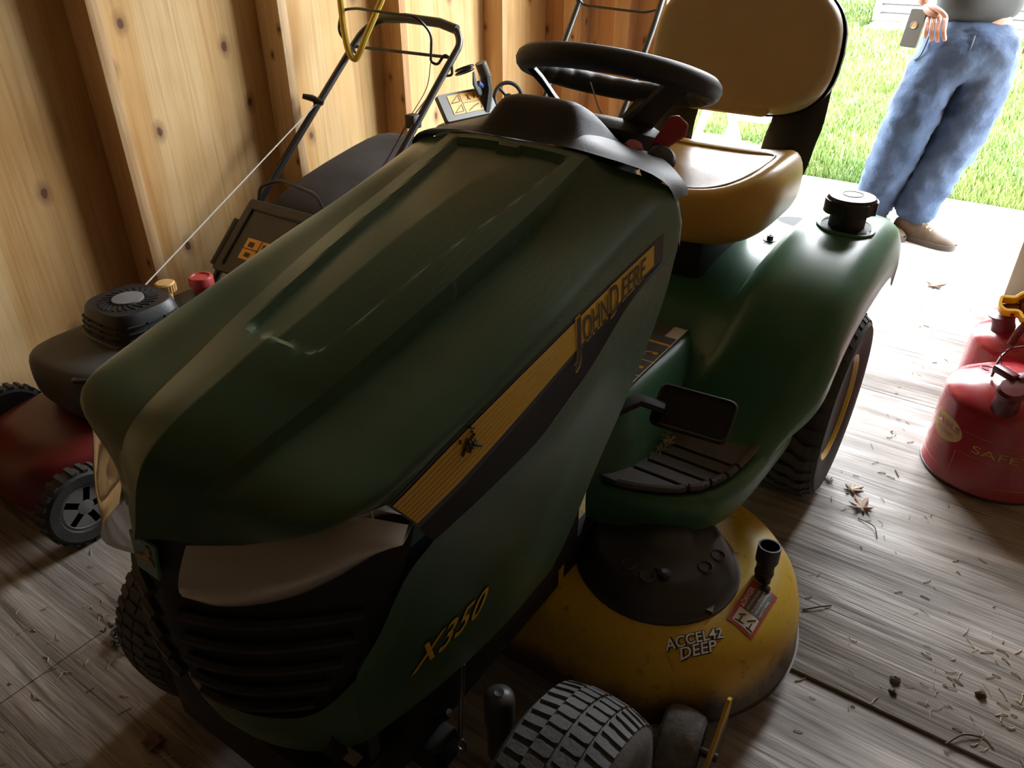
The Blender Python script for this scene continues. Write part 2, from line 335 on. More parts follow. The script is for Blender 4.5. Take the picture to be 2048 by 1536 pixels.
# left wall: sheathing panels between open studs
wl = struct(obj('wall_left', MB().box(-1.75, -1.625, -3.5, 1.91, -.1, 2.5), M['ply']))
studs = [-3.09, -2.48, -1.83, -1.19, -.557, .086, .676, 1.37]
pe = [-3.5, -2.48, -1.19, .086, 1.37, 1.90]
for a, b in zip(pe[:-1], pe[1:]): obj('wall_panel', MB().box(-1.625, XW, a+.001, b-.001, .0, 2.5), M['ply'], wl)
for i, y in enumerate(studs):
    o = obj('stud', MB().box(XW, XS, y-.019, y+.019, .04, 2.34, c=.002), M['stud_pale' if i in (4, 5) else 'stud'], wl)
obj('bottom_plate', MB().box(XW, XS, -3.5, 1.82, 0, .04), M['stud'], wl)
obj('top_plate', MB().box(XW, XS, -3.5, 1.82, 2.34, 2.42), M['stud'], wl)
# back and right walls, ceiling
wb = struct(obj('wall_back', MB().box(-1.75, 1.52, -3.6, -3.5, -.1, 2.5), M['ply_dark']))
for x in (-1.0, -.4, .2, .8, 1.3): obj('stud', MB().box(x-.019, x+.019, -3.5, -3.41, 0, 2.42), M['stud'], wb)
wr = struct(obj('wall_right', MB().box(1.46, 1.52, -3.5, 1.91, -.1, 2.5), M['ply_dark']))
for y in (-2.8, -2.2, -1.6, -1.0, -.4, .2, .8, 1.4): obj('stud', MB().box(1.37, 1.46, y-.019, y+.019, 0, 2.42), M['stud'], wr)
ce = struct(obj('ceiling', MB().box(-1.75, 1.52, -3.6, 2.05, 2.5, 2.56), M['ply_pale']))
for y in (-3.0, -2.4, -1.8, -1.2, -.6, 0, .6, 1.2): obj('rafter', MB().box(-1.61, 1.46, y-.019, y+.019, 2.40, 2.5), M['ply_pale'], ce)
# door wall
wd = struct(obj('wall_door', MB().box(-1.75, -.905, 1.91, 1.95, -.1, 2.5).box(.78, 1.52, 1.91, 1.95, -.1, 2.5).box(-.905, .78, 1.91, 1.95, 2.36, 2.5), M['ply_door']))
for a, b in ((-1.456, -1.355), (-1.172, -1.09), (-.95, -.907), (.80, .84), (1.1, 1.14)): obj('stud', MB().box(a, b, 1.82, 1.91, 0, 2.42, c=.002), M['stud'], wd)
obj('header', MB().box(-.95, .84, 1.82, 1.91, 2.36, 2.44), M['stud'], wd)
d1 = struct(obj('trim_1', MB().box(.755, .90, 1.62, 1.735, 0, 2.36, c=.004), M['jamb'])); d1['label'] = 'beige painted door post'
struct(obj('trim_2', MB().box(-.915, -.885, 1.90, 1.97, -.02, 2.36, c=.002), M['stud_pale']))
# ================================================================== outside
ZO = -.06
struct(obj('ground', MB().box(-14, 12, 1.0, 26, -.4, ZO-.03), M['soil']))
sl = struct(obj('slab', MB().box(-3.2, 3.6, 1.96, 3.12, ZO-.12, ZO, c=.01), M['concrete']))
rng = np.random.default_rng(3)
def blades(n, x0, x1, y0, y1, h0, h1, wd_):
    x = rng.uniform(x0, x1, n); y = y0+(y1-y0)*rng.random(n)**1.5; a = rng.uniform(0, 6.283, n); h = rng.uniform(h0, h1, n); l = rng.uniform(-.6, .6, n)*h; b = rng.uniform(0, 6.283, n)
    z0 = np.full(n, ZO-.03); ww = wd_*rng.uniform(.6, 1.4, n)*(1+.12*(y-y0))
    V = np.empty((n, 3, 3)); V[:, 0] = np.stack([x-ww*np.cos(a), y-ww*np.sin(a), z0], 1); V[:, 1] = np.stack([x+ww*np.cos(a), y+ww*np.sin(a), z0], 1); V[:, 2] = np.stack([x+l*np.cos(b), y+l*np.sin(b), z0+h], 1)
    return V.reshape(-1, 3)
GV = np.concatenate([blades(52000, -3.2, 2.6, 3.13, 7.0, .035, .075, .005), blades(36000, -6, 3.2, 6.2, 13, .05, .09, .009), blades(9000, -8, -1.9, 11, 20, .06, .10, .016)])
G3 = GV.reshape(-1, 3, 3); gx, gy = G3[:, 0, 0], G3[:, 0, 1]; GV = G3[~((gx > -2.0) & (gy > 10.85)) & ~((gx > -1.25) & (gx < -.75) & (gy > 2.9) & (gy < 3.8))].reshape(-1, 3)
me = bpy.data.meshes.new('lawn_grass'); n = len(GV)//3; me.vertices.add(3*n); me.vertices.foreach_set('co', GV.ravel()); me.loops.add(3*n); me.loops.foreach_set('vertex_index', np.arange(3*n)); me.polygons.add(n); me.polygons.foreach_set('loop_start', np.arange(0, 3*n, 3)); me.update(); me.validate(); me.materials.append(M['grass'])
go = bpy.data.objects.new('lawn_grass', me); C.objects.link(go); go['kind'] = 'stuff'; tag(go, 'bright green mown lawn beyond the concrete slab', 'grass')
# white sided building far across the lawn
hb = empty('white_building', (0, 11.0, 0))
hb.location = (1.2, 11.0, -.06); tag(hb, 'white building with lap siding across the lawn', 'building')
obj('foundation', MB().box(-3.0, 3.0, .05, 2.5, -.2, .10), M['concrete'], hb)
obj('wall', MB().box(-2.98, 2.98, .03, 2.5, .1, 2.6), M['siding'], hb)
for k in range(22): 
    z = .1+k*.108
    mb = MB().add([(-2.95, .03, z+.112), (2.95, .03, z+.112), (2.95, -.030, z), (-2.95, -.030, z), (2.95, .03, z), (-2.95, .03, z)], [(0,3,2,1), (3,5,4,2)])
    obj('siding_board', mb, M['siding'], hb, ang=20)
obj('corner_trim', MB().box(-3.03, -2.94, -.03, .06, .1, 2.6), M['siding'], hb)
obj('roof', MB().prism([(-3.3, 2.55), (3.3, 2.55), (0, 3.6)], -.3, 2.8, fr((0,0,0), (1,0,0), (0,-1,0)) @ Matrix.Scale(-1, 4, (0,0,1))), M['darksteel'], hb)
# low white sawhorse on the lawn
sh = empty('sawhorse', (-1.03, 3.0, ZO)); tag(sh, 'low white wooden sawhorse standing behind the yellow seat', 'sawhorse')
obj('beam', MB().box(-.045, .045, -.05, .75, .46, .55, c=.004), M['paintwhite'], sh)
for y in (0, .70):
    for dx in (-.16, .23): obj('leg', MB().tube([(dx*.08, y, .50), (dx, y, .0)], .026, seg=4), M['paintwhite'], sh, ang=30)
    obj('brace', MB().box(-.09, .12, y-.012, y+.012, .14, .19), M['paintwhite'], sh)

# ================================================================== lawn tractor
from mathutils.bvhtree import BVHTree
TR = empty('lawn_tractor', (0, 0, 0)); tag(TR, 'green and yellow riding lawn tractor with a mower deck, parked beside the plywood wall', 'lawn tractor')
NT = 110
K = {
 'C': [(0,-.75,1.004),(0,-.90,.972),(0,-1.05,.94),(0,-1.20,.90),(0,-1.34,.862),(0,-1.47,.812),(0,-1.512,.72)],
 'Rg':[(.135,-.752,.999),(.133,-.90,.955),(.128,-1.05,.917),(.118,-1.19,.878),(.105,-1.315,.84),(.083,-1.445,.797),(.058,-1.482,.722)],
 'Sh':[(.23,-.735,.978),(.231,-.90,.933),(.232,-1.05,.893),(.231,-1.19,.858),(.230,-1.33,.828),(.220,-1.425,.79),(.15,-1.440,.738)],
 'S2':[(.262,-.70,.950),(.256,-.89,.907),(.257,-1.05,.874),(.255,-1.19,.842),(.251,-1.315,.815),(.245,-1.385,.793),(.205,-1.402,.764)],
 'St':[(.272,-.69,.910),(.263,-.86,.880),(.264,-1.03,.857),(.262,-1.17,.834),(.257,-1.27,.812),(.25,-1.335,.79),(.245,-1.358,.78)],
 'SB':[(.275,-.695,.872),(.270,-.86,.836),(.271,-1.02,.805),(.270,-1.14,.775),(.264,-1.245,.745),(.256,-1.30,.729),(.252,-1.318,.722)],
 'BB':[(.276,-.70,.860),(.272,-.84,.828),(.273,-.97,.767),(.271,-1.09,.722),(.266,-1.20,.705),(.26,-1.265,.695),(.256,-1.30,.69)]}
sd = (.004,.028,.027,.022,.016,.011,.005)
K['Rl'] = [(x+.005, y, z-s) for (x, y, z), s in zip(K['Rg'], sd)]
K['Sm'] = [tuple(a*.55+b*.45+(.001 if i == 2 else 0) for i, (a, b) in enumerate(zip(p, q))) for p, q in zip(K['Rl'], K['Sh'])]
for i in range(5):   # the shoulder is one nearly flat facet from the foot of the step to its outer edge
    a_, b_ = Vector(K['Rl'][i]), Vector(K['S2'][i]); K['Sm'][i] = tuple(a_.lerp(b_, .36)+Vector((0,0,.002))); K['Sh'][i] = tuple(a_.lerp(b_, .74)+Vector((0,0,.006)))
CV = {k: cr(p, NT) for k, p in K.items()}
def sstep(a, b, x): t = max(0, min(1, (x-a)/(b-a))); return t*t*(3-2*t)
hood = MB(); rowsH = []
NU = 30
for i in range(NU+1):
    u = i/NU; row = []
    for j in range(NT):
        p = CV['C'][j].lerp(CV['Rg'][j], u); p.z += .006*math.sin(math.pi*u)*.5
        wv = .066+(p.y+1.285)*.09; d1, d2 = wv-abs(p.x), p.y+1.285
        d = d1 if d2 > .06 else (min(d1, d2) if not (d1 < .03 and d2 < .03) else .03-math.hypot(.03-d1, .03-d2))
        if p.y < -.775: p.z -= .011*sstep(0, .011, d)
        row.append(p)
    rowsH.append(row)
def between(a, b, n, bulge=0):
    out = []
    for i in range(1, n+1): out.append([CV[a][j].lerp(CV[b][j], i/n) for j in range(NT)])
    return out
rowsH += between('Rg', 'Rl', 1)
# smooth shoulder through Rl, Sm, Sh, S2, St
SH = [cr([CV[k][j] for k in ('Rl', 'Sm', 'Sh', 'S2', 'St')], 21) for j in range(NT)]
rowsH += [[SH[j][i] for j in range(NT)] for i in range(1, 21)]
rowsH += between('St', 'SB', 4)
hood.grid(rowsH)
# rear flange of the hood, turned down
fl_ = [r_[0] for r_ in rowsH]; hood.grid([fl_, [p+Vector((0, .006, -.010)) for p in fl_]])
# side panel (Coons patch)
Tc = CV['BB']; Ec = cr([(.276,-.70,.86),(.275,-.735,.775),(.272,-.825,.655),(.268,-.915,.557),(.26,-.98,.46),(.252,-1.02,.405)], 40)
Bc = cr([(.252,-1.02,.405),(.235,-1.14,.369),(.215,-1.264,.357),(.188,-1.385,.354)], NT)
Gc = cr([(.256,-1.30,.69),(.247,-1.342,.66),(.226,-1.376,.58),(.203,-1.402,.51),(.194,-1.402,.43),(.188,-1.385,.354)], 40)
side = []
for i in range(40):
    s = i/39; row = []
    for j in range(NT):
        t = j/(NT-1)
        p = Tc[j]*(1-s)+Bc[j]*s+Ec[i]*(1-t)+Gc[i]*t-(Tc[0]*(1-s)*(1-t)+Tc[-1]*(1-s)*t+Bc[0]*s*(1-t)+Bc[-1]*s*t)
        p.x += .012*math.sin(math.pi*s)*math.sin(math.pi*min(1, t*1.15))
        row.append(p)
    side.append(row)
hood.grid(side)
# lower front fascia under the grille
fa = cr([(.203,-1.402,.51),(.17,-1.43,.461),(.13,-1.452,.433),(.06,-1.475,.415),(0,-1.482,.41)], 24)
fb = cr([(.188,-1.385,.354),(.15,-1.415,.335),(.1,-1.44,.325),(.05,-1.455,.32),(0,-1.46,.318)], 24)
hood.grid([[a.lerp(b, k/6)+Vector((0, -.008*math.sin(math.pi*k/6), 0)) for a, b in zip(fa, fb)] for k in range(7)])
hood_half = MB(); hood_half.v = list(hood.v); hood_half.f = list(hood.f)
hood.mirror()
HO = obj('hood', hood, M['green'], TR, ang=32, weld=True, label='glossy green engine hood with a recessed centre panel')
BV = BVHTree.FromPolygons([Vector(v) for v in hood_half.v], hood_half.f)
def onside(y, z, off=.0015):
    h = BV.ray_cast(Vector((.6, y, z)), Vector((-1, 0, 0)))
    p = h[0] if h[0] else Vector((.27, y, z)); n = h[1] if h[0] else Vector((1, 0, 0))
    if n.x < 0: n = -n
    return p+n*off
# black air slot below the stripe
band = MB(); band.grid([[CV['SB'][j].lerp(CV['BB'][j], k/3)+Vector((-.006 if 0 < k < 3 else -.0005, 0, 0)) for j in range(4, NT)] for k in range(4)]); 
bandm = MB(); bandm.v = [(-x, y, z) for x, y, z in band.v]; bandm.f = [f[::-1] for f in band.f]; bandm.m = list(band.m)
for b_ in (band, bandm): obj('side_vent', b_, M['matte'], TR, label='black slot under the yellow hood stripe')
hood_gap = MB(); hood_gap.grid([[CV['SB'][j].lerp(CV['BB'][j], k) for j in range(0, 6)] for k in (0, 1)]); 
hgm = MB(); hgm.v = [(-x, y, z) for x, y, z in hood_gap.v]; hgm.f = [f[::-1] for f in hood_gap.f]; hgm.m = list(hood_gap.m)
for b_ in (hood_gap, hgm): obj('hood_corner', b_, M['green'], TR)
def stripe(u, t, off=.0012):
    f = t*(NT-1); j = min(int(f), NT-2); a = CV['St'][j].lerp(CV['St'][j+1], f-j); b = CV['SB'][j].lerp(CV['SB'][j+1], f-j)
    p = a.lerp(b, u); n = Vector((.9, 0, .3)).normalized(); return p+n*off
for s in (1, -1):
    dec = MB(); dec.grid([[stripe(.02+.96*k/4, .055+.94*i/80, .0008) for i in range(81)] for k in range(5)])
    yel = MB(); yel.grid([[stripe(.10+.76*k/8, .085+.90*i/120, .0018) for i in range(121)] for k in range(9)])
    if s < 0:
        for m in (dec, yel): m.v = [(-x, y, z) for x, y, z in m.v]; m.f = [f[::-1] for f in m.f]
    obj('stripe_border', dec, M['navy'], TR); 
    yo = obj('hood_stripe', yel, None or M['yellow'], TR, label='yellow hood stripe with dark lettering')
# fine ribs on the stripe
ribs = MB()
for k in range(1, 8): ribs.tube([stripe(.10+.76*k/8, .36+.62*i/40, .0016) for i in range(41)], .0009, seg=4)
obj('stripe_ribs', ribs, pbr('stripe_print_line', (.60,.34,.018), .5), TR)
# lettering: black with yellow keyline
def stxt(name, body, t0, t1, u0, h, mat, off, bold): 
    def fn(a, b): return stripe(u0-b*1.0, t0+(t1-t0)*a, off)
    return put_text(name, body, fn, mat, TR, w=1.0, h=h, bold=bold, shear=.25)
def ty(y):   # stripe parameter from y on the lower edge
    return min(range(NT), key=lambda j: abs(CV['SB'][j].y-y))/(NT-1)
for nm, mat, off, bold in (('lettering_keyline', M['yellow'], .0024, .055), ('lettering', M['navy'], .0032, .012)):
    a = stxt(nm, 'J', ty(-1.02), ty(-.988), 1.04, .98, mat, off, bold)
    b = stxt(nm, 'OHN', ty(-.984), ty(-.915), .90, .68, mat, off, bold)
    c = stxt(nm, 'D', ty(-.910), ty(-.884), 1.0, .88, mat, off, bold)
    d = stxt(nm, 'EERE', ty(-.880), ty(-.808), .90, .68, mat, off, bold)
# small burrs stuck to the stripe
bu = MB()
for k in range(26):
    t, u = ty(-1.22)+random.gauss(0, .012), .35+random.gauss(0, .1); p = stripe(u, t, .003); q = p+Vector((.002, random.uniform(-.008, .008), random.uniform(-.006, .006))); bu.tube([p, q], .0018, seg=5)
obj('grass_smear', bu, M['twig'], TR)
# X350
def xfn(a, b, off=.0015): return onside(-1.325+a+b*.0, .447+b+.27*a, off)
for nm, mat, off, bold in (('model_number_border', M['blackink'], .0012, .03), ('model_number', M['yellow'], .002, .012)):
    put_text(nm, 'X350', lambda a, b: xfn(a, b, off), mat, TR, w=.130, h=.046, bold=bold, shear=.5, space=1.1)
# X's thick bar
# headlamps
top = cr([(.058,-1.478,.726),(.1,-1.450,.727),(.145,-1.434,.744),(.19,-1.406,.763),(.222,-1.378,.776),(.252,-1.330,.745)], 26)
bot = cr([(.060,-1.487,.644),(.085,-1.478,.636),(.12,-1.452,.637),(.165,-1.418,.655),(.22,-1.376,.700),(.253,-1.330,.733)], 26)
for s in (1, -1):
    ln = MB(); ln.grid([[Vector((p.x, p.y, p.z)).lerp(q, k/8)+Vector((.016, -.034, 0))*math.sin(math.pi*min(1, k/8*.9+.1)) for p, q in zip(top, bot)] for k in range(9)])
    bk = MB(); bk.grid([[p.lerp(q, k/4)+Vector((-.012, .026, 0)) for p, q in zip(top, bot)] for k in range(5)])
    bk.grid([[p+Vector((0, .002, 0)) for p in bot], [p+Vector((-.012, .026, 0)) for p in bot]]).grid([[p+Vector((0, .002, 0)) for p in top], [p+Vector((-.012, .026, 0)) for p in top]])
    bk.tube([top[21]+Vector((-.004, .008, 0)), bot[21]+Vector((-.004, .008, 0))], .002, seg=5)
    for m in (ln, bk):
        if s < 0: m.v = [(-x, y, z) for x, y, z in m.v]; m.f = [f[::-1] for f in m.f]
    hl = obj('headlamp', bk, M['lensback'], TR); obj('lens', ln, M['lens'], hl, label='hazy clear headlamp lens')
# grille
ge = cr([(.25,-1.331,.74),(.246,-1.350,.678),(.222,-1.378,.579),(.2,-1.405,.52),(.17,-1.43,.461),(.13,-1.452,.43),(.05,-1.478,.412)], 30)
def gpt(p, u, off=0):
    yc = -1.520+.25*(p.z-.58)**2*4; q = Vector((0, yc if p.x > .1 else p.y-.02, p.z)); r = q.lerp(p, u); r.y -= .03*math.sin(math.pi*u)*min(1, p.x/.2); r.y += .016+off; r.x *= .985; return r
gr = MB().grid([[gpt(p, k/16) for k in range(17)] for p in ge]).mirror(); GO = obj('grille', gr, M['matte'], TR, weld=True, label='black slatted front grille')
for z in (.62, .58, .54, .50, .465):
    e = min(ge, key=lambda p: abs(p.z-z)); 
    for s in (1, -1):
        pts = [gpt(e, .12+.8*k/14, -.008) for k in range(15)]; mb = MB().tube([(p.x*s, p.y, p.z-.0) for p in pts], .008, seg=6, flat=.7); obj('grille_slat', mb, M['black'], GO)
# emblem shield with leaping stag
em = MB().prism([(-.022,-.026), (.022,-.026), (.026,.026), (-.026,.026)], 0, .004, fr((.0, -1.503, .690), (1,0,0), (0,-1,.1))); EO = obj('emblem', em, M['green2'], TR, bev=.002)
st = [(-.019,-.004),(-.012,.000),(-.004,.001),(.004,.006),(.009,.014),(.007,.020),(.011,.017),(.014,.019),(.013,.012),(.018,.009),(.012,.007),(.011,.002),(.017,-.001),(.018,-.006),(.010,-.004),(.002,-.006),(-.006,-.006),(-.012,-.012),(-.018,-.016),(-.011,-.008),(-.014,-.005)]
obj('stag_mark', MB().prism(st, .004, .0055, fr((.0, -1.503, .690), (1,0,0), (0,-1,.1))), pbr('shaded_gold', (.35,.21,.02), .5), EO)  # gold darkened in its colour for the shade at the nose
# nose filler between the lamps, black
nf = MB().grid([[(-.058, -1.476, .735), (0, -1.505, .735), (.058, -1.476, .735)], [(-.06, -1.478, .64), (0, -1.506, .64), (.06, -1.478, .64)]]); obj('nose_panel', nf, M['black'], TR)
# engine bay blocks seen past the hood
obj('dash_pedestal', MB().box(-.12, .12, -.76, -.52, .50, .93, c=.02), M['matte'], TR)
obj('grille_backing', MB().box(-.185, .185, -1.385, -1.365, .30, .70), M['matte'], TR)  # added black backing plate, closes the see-through gap under the grille
obj('fascia_back', MB().box(-.165, .165, -1.425, -1.405, .33, .52), M['matte'], TR)
obj('engine_block', MB().box(-.19, .19, -1.32, -.80, .24, .62, c=.02), M['matte'], TR)
for x in (-.17, .17): obj('frame_rail', MB().box(x-.012, x+.012, -1.44, .30, .20, .275), M['matte'], TR)
obj('front_crossmember', MB().box(-.19, .19, -1.452, -1.40, .19, .30, c=.01), M['matte'], TR)
obj('axle_beam', MB().box(-.21, .21, -1.28, -1.22, .13, .20, c=.01), M['matte'], TR)
for s in (1, -1):
    obj('kingpin', MB().lathe([(0.001,.256),(.008,.2575),(.008,.2565),(.019,.253),(.0245,.246),(.0255,.236),(.0255,.19),(.021,.185),(.021,.10)], Matrix.Translation((.25*s, -1.165, 0)), 28), M['kingpin'], TR, label='black steering pin cap beside the front tyre')
obj('tow_bar', MB().tube([(.09,-1.27,.10), (.205,-1.235,.25)], .007), M['darksteel'], TR)
obj('hanger_rod', MB().tube([(.215,-1.21,.35), (.205,-1.215,.16)], .0045).tube([(.205+.012*math.sin(a), -1.215, .145+.016*math.cos(a)) for a in [6.283*k/16 for k in range(16)]], .0028, seg=6, closed=True), M['steel'], TR)

# ------------------------------------------------------------------ tyres
def wheel(name, cx, y, rad, hw, rim_r, rows_, kind, parent, s=1):
    Wm = fr((cx*s, y, rad), (0, 1, 0), (s, 0, 0)); t = MB(); g = MB()
    R0 = rad-.007 if kind == 'f' else rad-.011
    prof = [(rim_r, -hw*.82), (rim_r+.012, -hw*.90), (rim_r+(R0-rim_r)*.45, -hw*.97), (R0-.026, -hw*.98), (R0-.010, -hw*.86), (R0-.003, -hw*.6), (R0, -hw*.25)]
    prof = prof+[(r, -a) for r, a in prof[::-1]]
    t.lathe(prof, Wm, 64)
    def rad_at(a):
        q = abs(a)/hw
        for (r0, a0), (r1, a1) in zip(prof[3:], prof[4:]):
            if a0 <= a <= a1: return r0+(r1-r0)*(a-a0)/max(1e-6, a1-a0)
        return R0
    def patch(poly, hgt):
        V = []; n = len(poly)
        for hh in (-.004, hgt):
            for th, a in poly: r = rad_at(a)+hh; V.append(Wm @ Vector((r*math.cos(th), r*math.sin(th), a)))
        F = [tuple(range(n, 2*n))]+[(i, (i+1) % n, n+(i+1) % n, n+i) for i in range(n)]; t.add(V, F)
    if kind == 'f':
        for i in range(rows_):
            for c_ in range(4):
                a = (-.048, -.0165, .0165, .048)[c_]*hw/.075; th = 2*math.pi*(i+(.5 if c_ in (1, 2) else .1))/rows_; d = .40*2*math.pi/rows_; wa = .0142*hw/.075
                if c_ in (0, 3):
                    sg = 1 if c_ == 3 else -1; poly = [(th-d*.8, a-wa), (th+d*.7, a-wa), (th+d*.95, a+wa*.4), (th+d*.8, a+wa*1.2*1), (th-d*.6, a+wa*1.2)]
                else: poly = [(th-d, a-wa*.6), (th-d*.7, a-wa), (th+d*.8, a-wa), (th+d, a+wa*.6), (th+d*.7, a+wa), (th-d*.8, a+wa)]
                patch(poly, .0048)
    else:
        for i in range(rows_):
            for sg in (-1, 1):
                th0 = 2*math.pi*(i+(0 if sg > 0 else .5))/rows_; d = .31*2*math.pi/rows_
                path = [(0.02, 0), (.20, .1), (.34, .55), (.52, .60), (.66, 1.05), (.80, 1.1), (.93, 1.15)]
                for (q0, o0), (q1, o1) in zip(path[:-1], path[1:]):
                    st_ = 2*math.pi/rows_*.8; patch([(th0+o0*st_-d, sg*q0*hw), (th0+o1*st_-d, sg*q1*hw), (th0+o1*st_+d, sg*q1*hw), (th0+o0*st_+d, sg*q0*hw)][::sg], .010 if q0 < .75 else .006)
    we = obj(name, t, M['rubber_dusty' if kind == 'f' else 'rubber'], parent, ang=40)
    rm = MB().lathe([(.02, hw*.35), (rim_r*.45, hw*.36), (rim_r*.6, hw*.25), (rim_r*.86, hw*.3), (rim_r*.93, hw*.72), (rim_r+.004, hw*.90), (rim_r+.009, hw*.90), (rim_r+.004, hw*.78), (rim_r*.9, -hw*.5), (rim_r, -hw*.72), (.02, -hw*.7)], Wm, 40)
    ro = obj('rim', rm, M['yellow'], we); obj('hub_cap', MB().lathe([(.022, hw*.3), (.022, hw*.48), (.016, hw*.52), (.001, hw*.53)], Wm, 20), M['black'], we)
    return we
for s in (1, -1):
    wheel('front_tire', .414 if s > 0 else .345, -1.25, .19, .077, .082, 50, 'f', TR, s)
    wheel('rear_tire', .372, 0, .254, .122, .132, 36, 'r', TR, s)
# ------------------------------------------------------------------ mower deck
dk = MB(); DC = (.30, -.66)
prof = [(.001,.205),(.12,.205),(.165,.204),(.178,.2055),(.19,.206),(.205,.204),(.235,.196),(.262,.180),(.280,.155),(.290,.12),(.296,.07),(.299,.045),(.303,.045)]
rw = []
for r, z in prof:
    row = []
    for k in range(96):
        a = 2*math.pi*(k+.5)/96; cx = DC[0] if math.cos(a) > 0 else -DC[0]; row.append((cx+r*math.cos(a), DC[1]+r*math.sin(a), z))
    rw.append(row)
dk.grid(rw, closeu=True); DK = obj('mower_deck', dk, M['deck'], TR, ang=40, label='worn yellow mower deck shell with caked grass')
obj('discharge_chute', MB().box(-.86, -.58, -.80, -.52, .06, .16, c=.02), M['black'], DK)
# bolt-on belt cover
bc = MB(); P0 = Matrix.Translation((.315, -.705, 0))
bc.lathe([(.164,.198),(.162,.209),(.152,.213),(.148,.225),(.126,.262),(.114,.270),(.066,.276),(.056,.286),(.036,.297),(.006,.301),(.001,.301)], P0, 48)
BC = obj('belt_cover', bc, M['dirtcover'], DK, ang=50, label='black plastic belt cover on the yellow deck')
for ang_, rr_ in ((-100,.105),(-78,.112),(-15,.108),(8,.113)):
    x, y = .315+rr_*math.cos(R(ang_)), -.705+rr_*math.sin(R(ang_)); obj('cover_ring', MB().tube([(x+.013*math.cos(a), y+.013*math.sin(a), .2735-(rr_-.1)*.3) for a in [6.283*k/16 for k in range(16)]], .003, seg=6, closed=True), M['dirtcover'], BC)
obj('cover_screw', MB().lathe([(.012,.27),(.012,.283),(.006,.287),(.001,.287)], Matrix.Translation((.365,-.80,0)), 10).tube([(.345,-.80,.281),(.365,-.80,.283)], .004), M['black'], BC)
obj('cover_tab', MB().prism([(-.02,-.012),(.022,-.010),(.016,.02),(-.012,.02)], .215, .222, Matrix.Translation((.438,-.770,-.004))), M['darksteel'], BC)
# washout port, labels, bracket
wp = MB(); A, B = Vector((.505,-.628,.198)), Vector((.503,-.620,.28)); ax = (B-A).normalized()
wp.lathe([(.013,-.012),(.016,0),(.016,.012),(.0185,.018),(.0185,.024),(.0165,.028),(.0175,.034),(.0165,.040),(.0205,.046),(.022,.05),(.022,.084),(.0185,.084),(.017,.05),(.001,.05)], fr(A, (1,0,0), ax), 24)
obj('washout_port', wp, M['black'], DK, label='black hose fitting standing on the deck edge')
obj('port_bolt', MB().lathe([(.009,0),(.009,.012),(.004,.015),(.001,.015)], fr((.516,-.652,.196), (1,0,0), (.3,0,.95)), 8), M['darksteel'], DK)
obj('lift_bracket', MB().box(-.012, .012, -.004, .004, .185, .34, c=.002, M=Matrix.Translation((.178,-.868,0)) @ Matrix.Rotation(.5, 4, 'Z')).lathe([(.0045,0),(.0045,.007),(.001,.007)], fr((.181,-.873,.262), (1,0,0), (.48,-.87,0)), 8), M['yellow'], DK)
dV = [Vector(p) for p in dk.v]; BD = BVHTree.FromPolygons(dV, dk.f)
def ondeck(x, y, off=.002):
    h = BD.ray_cast(Vector((x, y, .6)), Vector((0, 0, -1))); p = h[0] if h[0] else Vector((x, y, .18)); n = h[1] if h[0] else Vector((0,0,1)); return p+(n if n.z > 0 else -n)*off
def deck_fn(o, dx, off=.002):
    dx = Vector(dx).normalized(); dy = Vector((-dx.y, dx.x)); o = Vector(o); return lambda a, b: ondeck(*(o+dx*a+dy*b), off)
def quad(name, f, u0, u1, v0, v1, mat, par, n=8):
    return obj(name, MB().grid([[f(u0+(u1-u0)*i/n, v0+(v1-v0)*k/n) for i in range(n+1)] for k in range(n+1)]), mat, par, ang=0)
aw = (.077,.083)
for nm, mat, off, bold in (('deck_lettering_border', M['blackink'], .002, .075), ('deck_lettering', M['white'], .003, .012)):
    f = deck_fn((.417,-.884), aw, off); put_text(nm, 'ACCEL42', f, mat, DK, w=.112, h=.0165, bold=bold, shear=.2)
    f = deck_fn((.445,-.880), aw, off); put_text(nm, 'DEEP', f, mat, DK, w=.072, h=.0165, bold=bold, shear=.2)
lf = lambda off: deck_fn((.485,-.766), (.008,.118), off)   # label runs along y; v to the left is -x
# local: u along +y (reading direction), v = rotate +90 -> -x ; label spans v -.052..0
L0 = quad('danger_label', lf(.0018), 0, .118, -.05, .002, M['redlab'], DK); L0['label'] = 'red danger label on the deck edge'
quad('label_panel', lf(.0024), .042, .113, -.045, -.014, M['labelgrey'], L0); quad('label_picture', lf(.0024), .006, .041, -.045, -.006, M['white'], L0)
put_text('label_heading', 'DANGER', lambda a, b: lf(.003)(.054+a, -.0115+b), M['white'], L0, w=.045, h=.0095, bold=.01)
obj('label_triangle', MB().add([lf(.003)(.044, -.0115), lf(.003)(.052, -.0115), lf(.003)(.048, -.003)], [(0,1,2)]), M['white'], L0, ang=0)
for i, (s_, ww) in enumerate((('ROTATING BLADE', .056), ('Do not put hands or feet', .062), ('under or near mower when', .062), ('engine is running', .045))):
    put_text('label_text', s_, lambda a, b, i=i: lf(.003)(.046+a, -.0215-i*.0073+b), M['white'], L0, w=ww, h=.0048 if i == 0 else .0038, bold=.01)
pic = MB()
for (a, b, c_, d) in ((.010,-.010,.012,-.026), (.010,-.018,.026,-.018), (.024,-.012,.032,-.022), (.010,-.032,.012,-.044), (.011,-.037,.024,-.037), (.022,-.030,.036,-.040)):
    pic.tube([lf(.003)(a, b), lf(.003)((a+c_)/2+.001, (b+d)/2), lf(.003)(c_, d)], .0013, seg=5)
obj('label_drawing', pic, M['blackink'], L0)
